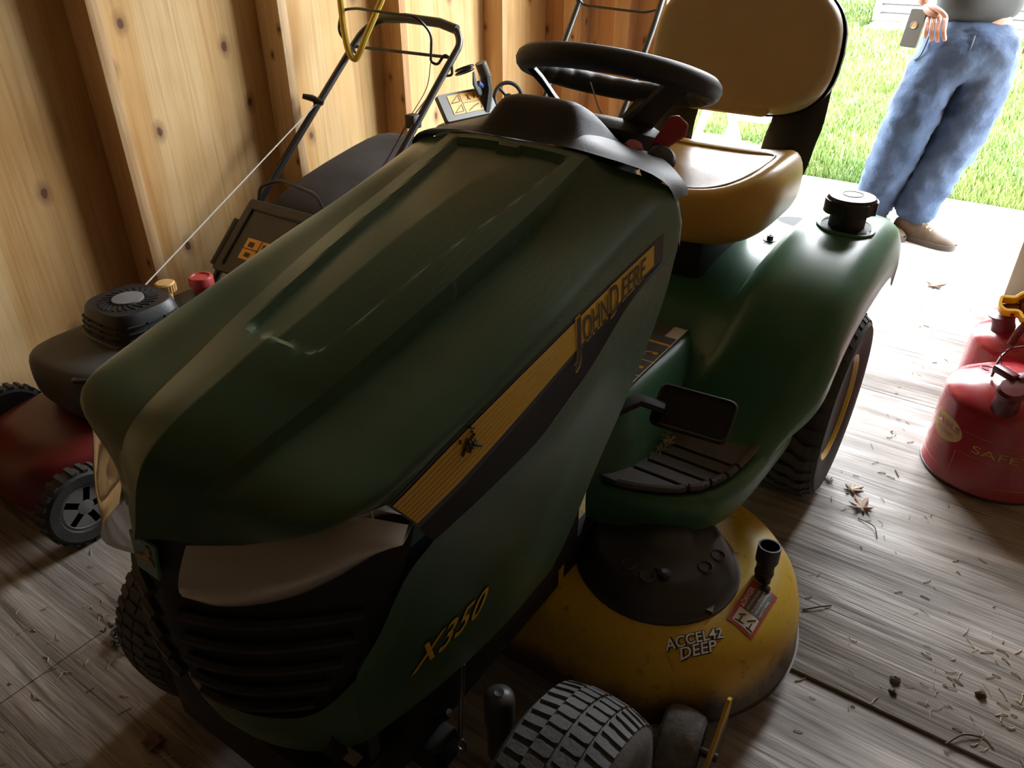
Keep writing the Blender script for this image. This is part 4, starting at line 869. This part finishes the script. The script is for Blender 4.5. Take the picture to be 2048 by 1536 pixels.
objw('handle', MB().tube(fillet([(-1.12,.62,.20),(-1.11,.86,.36),(-1.10,1.09,.66),(-1.10,1.357,1.005),(-1.09,1.40,1.06),(-.73,1.40,1.06),(-.72,1.30,.94),(-.72,1.09,.66),(-.74,.86,.36),(-.78,.62,.20)], .03), .012, seg=12), M['blacktube'], TL)
objw('control_bail', MB().tube(fillet([(-1.10,1.345,.99),(-1.105,1.33,1.02),(-1.08,1.36,.985),(-.80,1.37,.972),(-.74,1.38,.985),(-.725,1.37,1.03)], .02), .005, seg=8), M['blacktube'], TL)
objw('cross_bar', MB().tube([(-1.10,1.03,.60),(-.72,1.03,.60)], .012, seg=8), M['darksteel'], TL)
objw('hose_bracket', MB().prism([(-.02,0),(.02,0),(.006,.05),(-.006,.05)], 0, .006, fr((-.95,1.02,.60), (1,0,0), (0,-1,0))), M['darksteel'], TL)
for s in (-1, 1):
    Wm = fr((-1.02+.17*s, .62, .13), (0,1,0), (s,0,0)); o = objw('wheel', MB().lathe([(.06,-.03),(.12,-.035),(.13,-.015),(.13,.015),(.12,.035),(.06,.03),(.055,.01),(.001,.01)], Wm, 32), M['rubber'], TL)
objw('axle', MB().tube([(-1.19,.62,.13),(-.85,.62,.13)], .01), M['darksteel'], TL); objw('drive_case', MB().box(-1.08,-.96,.5,.78,.1,.26, c=.02), M['darksteel'], TL)

# ================================================================== safety fuel cans
def can_body(cx, cy, r, h):
    return MB().lathe([(r-.004,.0),(r+.002,.002),(r+.002,.012),(r,.016),(r,h-.018),(r-.003,h-.006),(r-.012,h+.006),(r-.035,h+.022),(r*.6,h+.040),(r*.3,h+.050),(.001,h+.052)], Matrix.Translation((cx, cy, 0)), 72)
CA = empty('fuel_can', (.838, .345, 0)); tag(CA, 'red round safety fuel can with printed yellow label, on the floor beside the tractor', 'fuel can', None)
c1x, c1y, cr_, ch = .838, .345, .160, .245
objw('body', can_body(c1x, c1y, cr_, ch), M['canred'], CA, ang=40)
objw('base_ring', MB().tube([(c1x+.1605*math.cos(a), c1y+.1605*math.sin(a), .006) for a in [6.2832*k/64 for k in range(64)]], .004, seg=6, closed=True), M['black'], CA)
def oncan(th, z, off=.0012): return (c1x+(cr_+off)*math.cos(th), c1y+(cr_+off)*math.sin(th), z)
# print faces the shed interior: angle grows counter-clockwise = reading direction
th0 = R(-172)
def oval(name, tc, zc, a, b, mat, off):
    rows_ = [[oncan(tc+a*f/cr_*math.cos(6.2832*k/40), zc+b*f*math.sin(6.2832*k/40), off) for k in range(40)] for f in (1,.8,.6,.4,.2,.01)]; return objw(name, MB().grid(rows_, closeu=True), mat, CA, ang=0)
oval('label_oval', R(-141), .152, .060, .036, M['print'], .0008)
def cant(s, tc, z, w_, h, mat, off=.0016, **k):
    V, F = text2d(s, **k); x0 = min(p[0] for p in V); x1 = max(p[0] for p in V); mb = MB().add([oncan(tc+((p[0]-x0)/(x1-x0)*w_)/cr_, z+p[1]*h, off) for p in V], F); return objw('label_text', mb, mat, CA, ang=0)
cant('EAGLE', R(-158), .154, .098, .017, M['canred'], bold=.03); cant('THE SAFETY', R(-154), .134, .075, .010, M['canred'], bold=.02)
cant('SAFETY CAN', R(-108), .128, .30, .022, M['print'], bold=.0)
for z, a0, a1 in ((.175,-118,-10),(.113,-118,-10),(.042,-180,-10)): objw('label_line', MB().tube([oncan(R(a0+(a1-a0)*k/30), z, .0004) for k in range(31)], .0007, seg=4), M['print'], CA)
objw('label_line', MB().tube([oncan(R(-121), .11, .0004), oncan(R(-121), .045, .0004)], .0007, seg=4), M['print'], CA)
for i, (s, w_) in enumerate((('THIS CAN IS NOT', .055), ('FOR STORAGE', .045), ('5 GALLON TYPE I', .05), ('KEEP CLOSED', .03))): cant(s, R(-158), .100-i*.011, w_, .0055, M['print'])
FT = objw('spout', MB().lathe([(.032,-.03),(.030,.0),(.026,.02),(.030,.024),(.030,.034),(.022,.040),(.001,.042)], fr((.823,.215,.282), (1,0,0), (.0,-.35,.94)), 28), M['canredd'], CA)
objw('spout_lid', MB().lathe([(.034,0),(.034,.010),(.028,.018),(.001,.020)], fr((.823,.203,.316), (1,0,0), (0,-.35,.94)), 24), M['canredd'], FT)
objw('lid_arm', MB().box(-.06,.0,-.012,.012,0,.018, c=.003, M=fr((.823,.225,.335), (.75,-.6,0), (0,0,1))).box(-.008,.06,-.012,.012,-.005,.02, c=.003, M=fr((.828,.235,.33), (.6,.8,0), (0,0,1))), M['canredd'], FT)
objw('carry_handle', MB().tube(cr([(.775,.300,.300),(.778,.305,.345),(.795,.325,.372),(.85,.36,.378),(.90,.39,.365),(.915,.40,.31)], 20), .011, seg=10, flat=.35), M['canredd'], CA)
objw('wire_bail', MB().tube([(.79,.275,.335),(.776,.30,.365),(.80,.32,.385)], .0014, seg=5), M['black'], CA)
objw('wire_ring', MB().tube([(.765+.018*math.cos(a), .335+.012*math.sin(a), .300) for a in [6.2832*k/18*.8 for k in range(18)]], .0014, seg=5), M['black'], CA)
CB = empty('fuel_can', (.855, .735, 0)); tag(CB, 'red round safety fuel can with a yellow trigger handle, behind the labelled can', 'fuel can', None)
objw('body', can_body(.855, .735, .160, .235), M['canred'], CB, ang=40)
objw('base_ring', MB().tube([(.855+.1605*math.cos(a), .735+.1605*math.sin(a), .006) for a in [6.2832*k/64 for k in range(64)]], .004, seg=6, closed=True), M['black'], CB)
objw('spout', MB().lathe([(.036,-.045),(.030,-.01),(.030,.018),(.038,.022),(.038,.027),(.024,.030),(.001,.030)], fr((.765,.690,.292), (1,0,0), (-.25,-.15,.95)), 28), M['canredd'], CB)
objw('latch', MB().box(-.018,.03,-.012,.012,0,.022, c=.003, M=fr((.765,.690,.322), (.9,.4,0), (-.2,-.1,.97))).box(.03,.07,-.016,.016,-.02,.03, c=.004, M=fr((.765,.690,.322), (.9,.4,0), (-.2,-.1,.97))), M['canredd'], CB)
Hm = fr((.800,.680,.352), (.93,.35,0), (-.10,-.55,.83))
hp2 = fillet([(-.052,.030,0),(-.060,.004,0),(-.048,-.018,0),(-.012,-.022,0),(-.008,-.048,0),(.030,-.058,0),(.062,-.030,0),(.060,.030,0),(.028,.052,0),(-.006,.036,0),(-.018,.024,0),(-.05,.031,0)], .014, 4)
yh = MB()
pl = [Vector(p) for p in hp2]
for q0, q1 in ((-.015, .015),):
    rows_ = []
    for i, p in enumerate(pl):
        t = (pl[(i+1) % len(pl)]-pl[i-1]); n = Vector((-t.y, t.x, 0)).normalized() if t.length > 1e-6 else Vector((1,0,0)); rows_.append([Hm @ (p+n*a+Vector((0,0,z))) for a, z in ((-.0045,q0),(.0045,q0),(.0045,q1),(-.0045,q1))])
    rows_.append(rows_[0]); yh.grid(rows_, closeu=True)
YH = objw('trigger_handle', yh, M['canyellow'], CB, ang=40, bev=.001, label='yellow plastic trigger handle'); objw('rivet', MB().lathe([(.005,-.002),(.005,.003),(.001,.004)], fr(Hm @ Vector((-.03,-.026,0)), (1,0,0), Hm.to_3x3() @ Vector((0,-1,0))), 12), M['darksteel'], YH)
objw('carry_handle', MB().tube(cr([(.80,.60,.262),(.815,.625,.315),(.86,.70,.355),(.92,.80,.34),(.95,.86,.27)], 20), .012, seg=10, flat=.4), M['canredd'], CB)

# ================================================================== person in the doorway
PE = empty('person', (.26, 2.32, ZO)); tag(PE, 'person in faded blue jeans, dark shirt and brown work boots standing on the slab', 'person')
def skin(name, V, E, Rr, mat, parent, sub=2, disp=None, root=(0,)):
    b = parent.location; me = bpy.data.meshes.new(name); me.from_pydata([(x-b[0], y-b[1], z-b[2]) for x, y, z in V], E, []); o = bpy.data.objects.new(name, me); C.objects.link(o); o.parent = parent
    m = o.modifiers.new('skin', 'SKIN'); m.use_smooth_shade = True; m.branch_smoothing = .3
    for i, v in enumerate(me.skin_vertices[0].data): r = Rr[i]; v.radius = r if isinstance(r, tuple) else (r, r); v.use_root = (i in root)
    if sub: s = o.modifiers.new('sub', 'SUBSURF'); s.levels = sub; s.render_levels = sub
    if disp:
        tx = bpy.data.textures.new(name, 'CLOUDS'); tx.noise_scale = disp[1]; tx.noise_depth = 2; d = o.modifiers.new('d', 'DISPLACE'); d.texture = tx; d.strength = disp[0]; d.mid_level = .5; d.texture_coords = 'LOCAL'
    me.materials.append(mat); return o
z0 = ZO
bodyV = [(.30,2.35,.93),(.30,2.36,1.08),(.30,2.37,1.25),(.30,2.38,1.38),(.305,2.37,1.46),(.31,2.355,1.53),(.315,2.345,1.62),(.315,2.35,1.71),
 (.17,2.37,1.37),(.06,2.36,1.25),(.02,2.34,1.13),(.07,2.22,1.05),(.12,2.160,.99),
 (.43,2.39,1.37),(.54,2.38,1.25),(.585,2.36,1.10),(.575,2.31,.98),(.56,2.285,.90),
 (.20,2.33,.84),(.14,2.32,.45),(.08,2.35,.06),(.41,2.36,.84),(.42,2.36,.45),(.29,2.33,.06)]
bodyE = [(0,1),(1,2),(2,3),(3,4),(4,5),(5,6),(6,7),(3,8),(8,9),(9,10),(10,11),(11,12),(3,13),(13,14),(14,15),(15,16),(16,17),(0,18),(18,19),(19,20),(0,21),(21,22),(22,23)]
bodyR = [(.13,.09),(.12,.09),(.13,.09),(.13,.09),.055,.058,(.078,.095),(.06,.075),.06,.048,.042,.034,(.032,.02),.06,.048,.042,.034,(.03,.02),.085,.06,.04,.085,.06,.04]
BO = skin('body', bodyV, bodyE, bodyR, M['skin'], PE, 2)
# right hand: fingers hooked over the belt; built as chains rooted in the palm and joined to the body
def hand(palm, base_dirs, name):
    V, E, Rr, rt_ = [], [], [], []
    for pts, r in base_dirs:
        n0 = len(V); rt_.append(n0); V += pts; E += [(n0+i, n0+i+1) for i in range(len(pts)-1)]; Rr += [r*1.1, r, r*.95, r*.8][:len(pts)]
    return skin(name, V, E, Rr, M['skin'], PE, 1, root=rt_)
fx = [(.128,.0),(.148,.004),(.170,.006),(.192,.004)]
chains = []
for i, (x, d) in enumerate(((.118,0),(.140,1),(.162,2),(.185,3))):
    ln = (.88,1.0,1.05,.95)[i]; chains.append(([(x+.03,2.140,.950),(x+.036,2.105,.932),(x+.042,2.090,.932-.036*ln),(x+.044+.004*i,2.098,.932-.074*ln)], .0105))
chains.append(([(.13,2.15,.985),(.165,2.115,.985),(.20,2.10,.970),(.225,2.10,.950)], .0115))
hand(None, chains, 'right_fingers')
skin('right_palm', [(.12,2.165,.985),(.16,2.13,.962),(.20,2.12,.955)], [(0,1),(1,2)], [(.028,.02),(.03,.018),(.024,.017)], M['skin'], PE, 2)
hand(None, [([(.535+.016*i,2.275,.905),(.534+.016*i,2.262,.87),(.53+.015*i,2.26,.84),(.526+.014*i,2.268,.815)], .0095) for i in range(4)], 'left_fingers')
# face
HF = Vector((.315,2.345,1.63)); fd_ = Vector((.55,-.83,0)); rt = Vector((.83,.55,0))
def hp_(a, b, c_): return HF+rt*a+fd_*b+Vector((0,0,c_))
fm = MB()
for s in (-1, 1): fm.lathe([(.001,-.010),(.010,-.006),(.013,0),(.010,.006),(.001,.010)], Matrix.Translation(hp_(.032*s,.074,.015)), 12)
objw('eyes', fm, M['white'], PE); nz = MB().tube([hp_(0,.078,.02), hp_(0,.098,-.015), hp_(0,.092,-.024)], [.008,.014,.011], seg=10); objw('nose', nz, M['skin'], PE)
objw('mouth', MB().tube([hp_(-.022,.074,-.052), hp_(0,.082,-.050), hp_(.022,.074,-.052)], .005, seg=8), M['redlab'], PE)
for s in (-1, 1): objw('ear', MB().tube([hp_(.078*s,-.005,.025), hp_(.088*s,-.012,.01), hp_(.082*s,-.002,-.02)], [.010,.014,.008], seg=8), M['skin'], PE)
hr = MB().grid([[HF+rt*(.084*f*math.cos(6.2832*k/32))+fd_*(.098*f*math.sin(6.2832*k/32)-.012)+Vector((0,0,z+(.03*math.sin(6.2832*k/32)))) for k in range(32)] for f, z in ((.98,.02),(1.03,.05),(.98,.085),(.75,.112),(.4,.124),(.02,.127))], closeu=True); objw('hair', hr, M['hair'], PE, ang=70)
# jeans
jV = [(.305,2.345,.96),(.305,2.345,.83),(.215,2.325,.74),(.175,2.305,.58),(.150,2.30,.43),(.118,2.32,.26),(.090,2.345,.10),(.075,2.35,.0),
      (.405,2.38,.74),(.392,2.39,.58),(.365,2.385,.43),(.318,2.365,.26),(.285,2.34,.10),(.272,2.325,.015)]
jE = [(0,1),(1,2),(2,3),(3,4),(4,5),(5,6),(6,7),(1,8),(8,9),(9,10),(10,11),(11,12),(12,13)]
jR = [(.21,.15),(.245,.165),(.155,.14),(.142,.13),(.130,.122),(.120,.115),(.110,.108),(.098,.10),(.155,.14),(.142,.13),(.130,.122),(.118,.114),(.108,.108),(.096,.10)]
JE = skin('jeans', jV, jE, jR, M['denim'], PE, 3, disp=(.035, .055)); tx2 = bpy.data.textures.new('folds', 'CLOUDS'); tx2.noise_scale = .022; tx2.noise_depth = 1; d2 = JE.modifiers.new('folds', 'DISPLACE'); d2.texture = tx2; d2.strength = .012; d2.texture_coords = 'LOCAL'; JE['label'] = 'faded blue denim jeans'
objw('fly_seam', MB().tube(cr([(.335,2.200,.88),(.33,2.196,.80),(.318,2.205,.74),(.30,2.225,.69)], 12), .004, seg=6), M['denimseam'], PE)
objw('pocket_edge', MB().tube(cr([(.16,2.215,.87),(.145,2.225,.79),(.12,2.245,.76)], 8), .004, seg=6), M['denimseam'], PE)
# shirt
sV = [(.31,2.345,.885),(.30,2.355,1.06),(.30,2.37,1.25),(.30,2.38,1.37),(.17,2.37,1.37),(.055,2.36,1.25),(.02,2.345,1.14),(.43,2.39,1.37),(.545,2.38,1.25),(.585,2.365,1.12),(.305,2.372,1.44)]
skin('shirt', sV, [(0,1),(1,2),(2,3),(3,4),(4,5),(5,6),(3,7),(7,8),(8,9),(3,10)], [(.215,.160),(.20,.15),(.185,.14),(.15,.11),.08,.068,.062,.08,.068,.062,(.07,.06)], M['shirt'], PE, 2, disp=(.015, .1))
# phone case on the belt
Pm = fr((.105,2.128,.90), (.93,-.30,.0), (-.30,-.93,.2)); pc = MB().prism(rrect(-.036,.036,-.075,.075,.008), -.008, .008, Pm); PC = objw('phone_case', pc, M['case'], PE, bev=.002, label='grey phone case clipped to the belt')
objw('case_ring', MB().lathe([(.016,.008),(.016,.0095),(.013,.0098),(.011,.008)], Pm @ Matrix.Translation((0,.012,0)), 24), M['steel'], PC); objw('case_badge', MB().lathe([(.010,.0085),(.001,.0088)], Pm @ Matrix.Translation((0,.012,0)), 18), M['tan'], PC)
# boots
def boot(hx, hy, dx, dy):
    d = Vector((dx, dy, 0)).normalized(); n = Vector((-d.y, d.x, 0)); o = Vector((hx, hy, z0))
    P3 = lambda a, b, z: o+d*a+n*b+Vector((0,0,z))
    secs = [(-.045,.030,.085),(-.02,.040,.115),(.03,.043,.12),(.08,.046,.112),(.12,.048,.085),(.17,.052,.066),(.22,.046,.056),(.25,.030,.044),(.262,.012,.034)]
    up = MB().grid([[P3(a, b*math.cos(6.2832*k/24), .022+max(-.3, math.sin(6.2832*k/24))*(h-.022) if math.sin(6.2832*k/24) > 0 else .022) for k in range(24)] for a, b, h in secs], closeu=True)
    up.add([P3(secs[0][0], secs[0][1]*math.cos(6.2832*k/24), .022+max(0, math.sin(6.2832*k/24))*(secs[0][2]-.022)) for k in range(24)], [tuple(range(24))])
    B_ = objw('boot', up, M['boot'], PE, ang=60, sub=1)
    so = MB(); L = [(a, b+.004) for a, b, h in secs]; ring = [(a, b) for a, b in L]+[(a, -b) for a, b in L[::-1]]
    so.add([P3(a, b, .0) for a, b in ring]+[P3(a, b, .026) for a, b in ring], [tuple(range(len(ring)))[::-1], tuple(range(len(ring), 2*len(ring)))]+[(i, (i+1) % len(ring), len(ring)+(i+1) % len(ring), len(ring)+i) for i in range(len(ring))]); objw('sole', so, M['sole'], B_)
    for a, h in ((.075,.118),(.095,.108),(.115,.096),(.135,.085)): objw('lace', MB().tube([P3(a, -.028, h-.014), P3(a+.006, 0, h), P3(a, .028, h-.014)], .003, seg=6), M['lace'], B_)
boot(.255, 2.325, .252, -.075); boot(.055, 2.365, .20, -.12)

# ================================================================== litter on the floor
def leaf(pts_, loc, s, rz, label, curl=.4):
    V = [(0,0,0)]+[(x*s, y*s, curl*s*(x*x+y*y)*.22+.12*s*math.sin(5*x+3*y)) for x, y in pts_]; n = len(pts_); mb = MB().add(V, [(0, 1+i, 1+(i+1) % n) for i in range(n)]); zmin = min(v[2] for v in mb.v); mb.v = [(x, y, z-zmin+.001) for x, y, z in mb.v]
    o = obj('dry_leaf', mb, M['leaf'], None, ang=60, solid=.0006); o.location = loc; o.rotation_euler = (0, 0, rz)
    tag(o, label, 'leaf'); st_ = MB().tube([(0,0,.002),(-.6*s,-.1*s,.002)], .0010, seg=5); obj('leaf_stalk', st_, M['twig'], o); return o
oak = []
for k in range(28): a = 6.2832*k/28; rr_ = (.85+.28*math.cos(7*a))*(.85+.25*math.cos(a)); oak.append((rr_*math.cos(a), rr_*.85*math.sin(a)))
leaf(oak, (.557,.03,.001), .030, .8, 'curled brown dry leaf on the floor behind the mower deck'); leaf(oak, (.600,-.03,.001), .036, 2.3, 'large pale lobed dry leaf on the floor behind the mower deck', .7)
leaf(oak, (.496,.044,.001), .018, 4.0, 'small pale dry leaf against the rear tyre'); leaf(oak, (.508,1.595,.001), .045, 1.2, 'dark dry leaf lying near the doorway', .5)
def twig(P_, r, label):
    o = obj('twig', MB().tube(cr([(x, y, r+.001+h) for x, y, h in P_], 14), r, seg=6), M['twig']); tag(o, label, 'twig'); return o
twig([(.60,-.075,0),(.64,-.09,.004),(.657,-.125,0)], .0013, 'thin crooked twig beside the lobed dry leaf'); twig([(.573,-.461,0),(.60,-.435,.003),(.622,-.412,0)], .0017, 'dark straight twig beside the yellow deck'); twig([(.636,.19,0),(.65,.163,0)], .0016, 'short dark stick beside the rear tyre'); twig([(.939,-.582,0),(.91,-.60,.004),(.888,-.635,0)], .002, 'bent twig by the plywood seam')
cl = MB()
for k in range(70): p = Vector((-.603+random.gauss(0,.02), -1.354+random.gauss(0,.012), random.random()*.012)); d = Vector((random.gauss(0,1), random.gauss(0,1), random.gauss(0,.4))).normalized()*random.uniform(.006,.018); cl.tube([p+Vector((0,0,.002)), p+d*.5+Vector((0,0,.004)), p+d], .0018, seg=4)
cl.v = [(x, y, max(z, -.005)) for x, y, z in cl.v]
o = obj('grass_clump', cl, M['clod']); o['kind'] = 'stuff'; tag(o, 'dark clump of old grass on the floor by the tractor nose', 'grass')
for (x, y, s, lb_) in ((.781,-.539,1,'larger brown dirt crumb on the plywood floor'),(.783,-.571,.7,'smaller dirt crumb below the larger one on the plywood floor'),(.927,-.479,1.1,'reddish bark crumb on the plywood floor')):
    bm = MB().lathe([(.001,.0005),(.009*s,.001),(.011*s,.005*s),(.006*s,.010*s),(.001,.011*s)], Matrix.Translation((x,y,0)), 9); bm.v = [(a+random.gauss(0,.0015), b+random.gauss(0,.0015), c_) for a, b, c_ in bm.v]; tag(obj('dirt_crumb', bm, M['boot']), lb_, 'dirt')
wr_ = MB().grid([[(-.337+.018*a, -1.461+.015*b, .002+.008*abs(math.sin(2.2*a+1.3*b))-.007) for a in (-1,-.4,.2,.7,1)] for b in (-1,-.3,.4,1)]); tag(obj('paper_scrap', wr_, pbr('pink_scrap', (.22,.10,.10), .7), solid=.0005), 'small crumpled reddish scrap on the dark floor by the tractor nose', 'scrap')
sw = MB(); rs = random.Random(5)
for k in range(520):
    if k < 330: x, y = rs.uniform(.50, 1.30), rs.uniform(-1.3, 1.5)
    elif k < 430: x, y = rs.gauss(.98,.10), rs.gauss(-.50,.13)
    else: x, y = rs.uniform(-.95, -.2), rs.uniform(-1.75, -1.2)
    if (x-.838)**2+(y-.345)**2 < .165**2 or (x-.855)**2+(y-.735)**2 < .165**2 or (x < .505 and -.3 < y < .3) or ((x-.3)**2+(y+.66)**2 < .31**2): continue
    a = rs.uniform(0, 6.28); l = rs.uniform(.004, .016); zz = .0012 if y > -.626 else -.0058; b_ = a+rs.gauss(0, .5)
    sw.tube([(x, y, zz), (x+l*math.cos(a), y+l*math.sin(a), zz+.001), (x+l*math.cos(a)+l*.8*math.cos(b_), y+l*math.sin(a)+l*.8*math.sin(b_), zz)], rs.uniform(.0006, .0013), seg=4)
o = obj('grass_clippings', sw, M['straw']); o['kind'] = 'stuff'; tag(o, 'scattered dry grass clippings and chaff on the plywood floor', 'clippings')
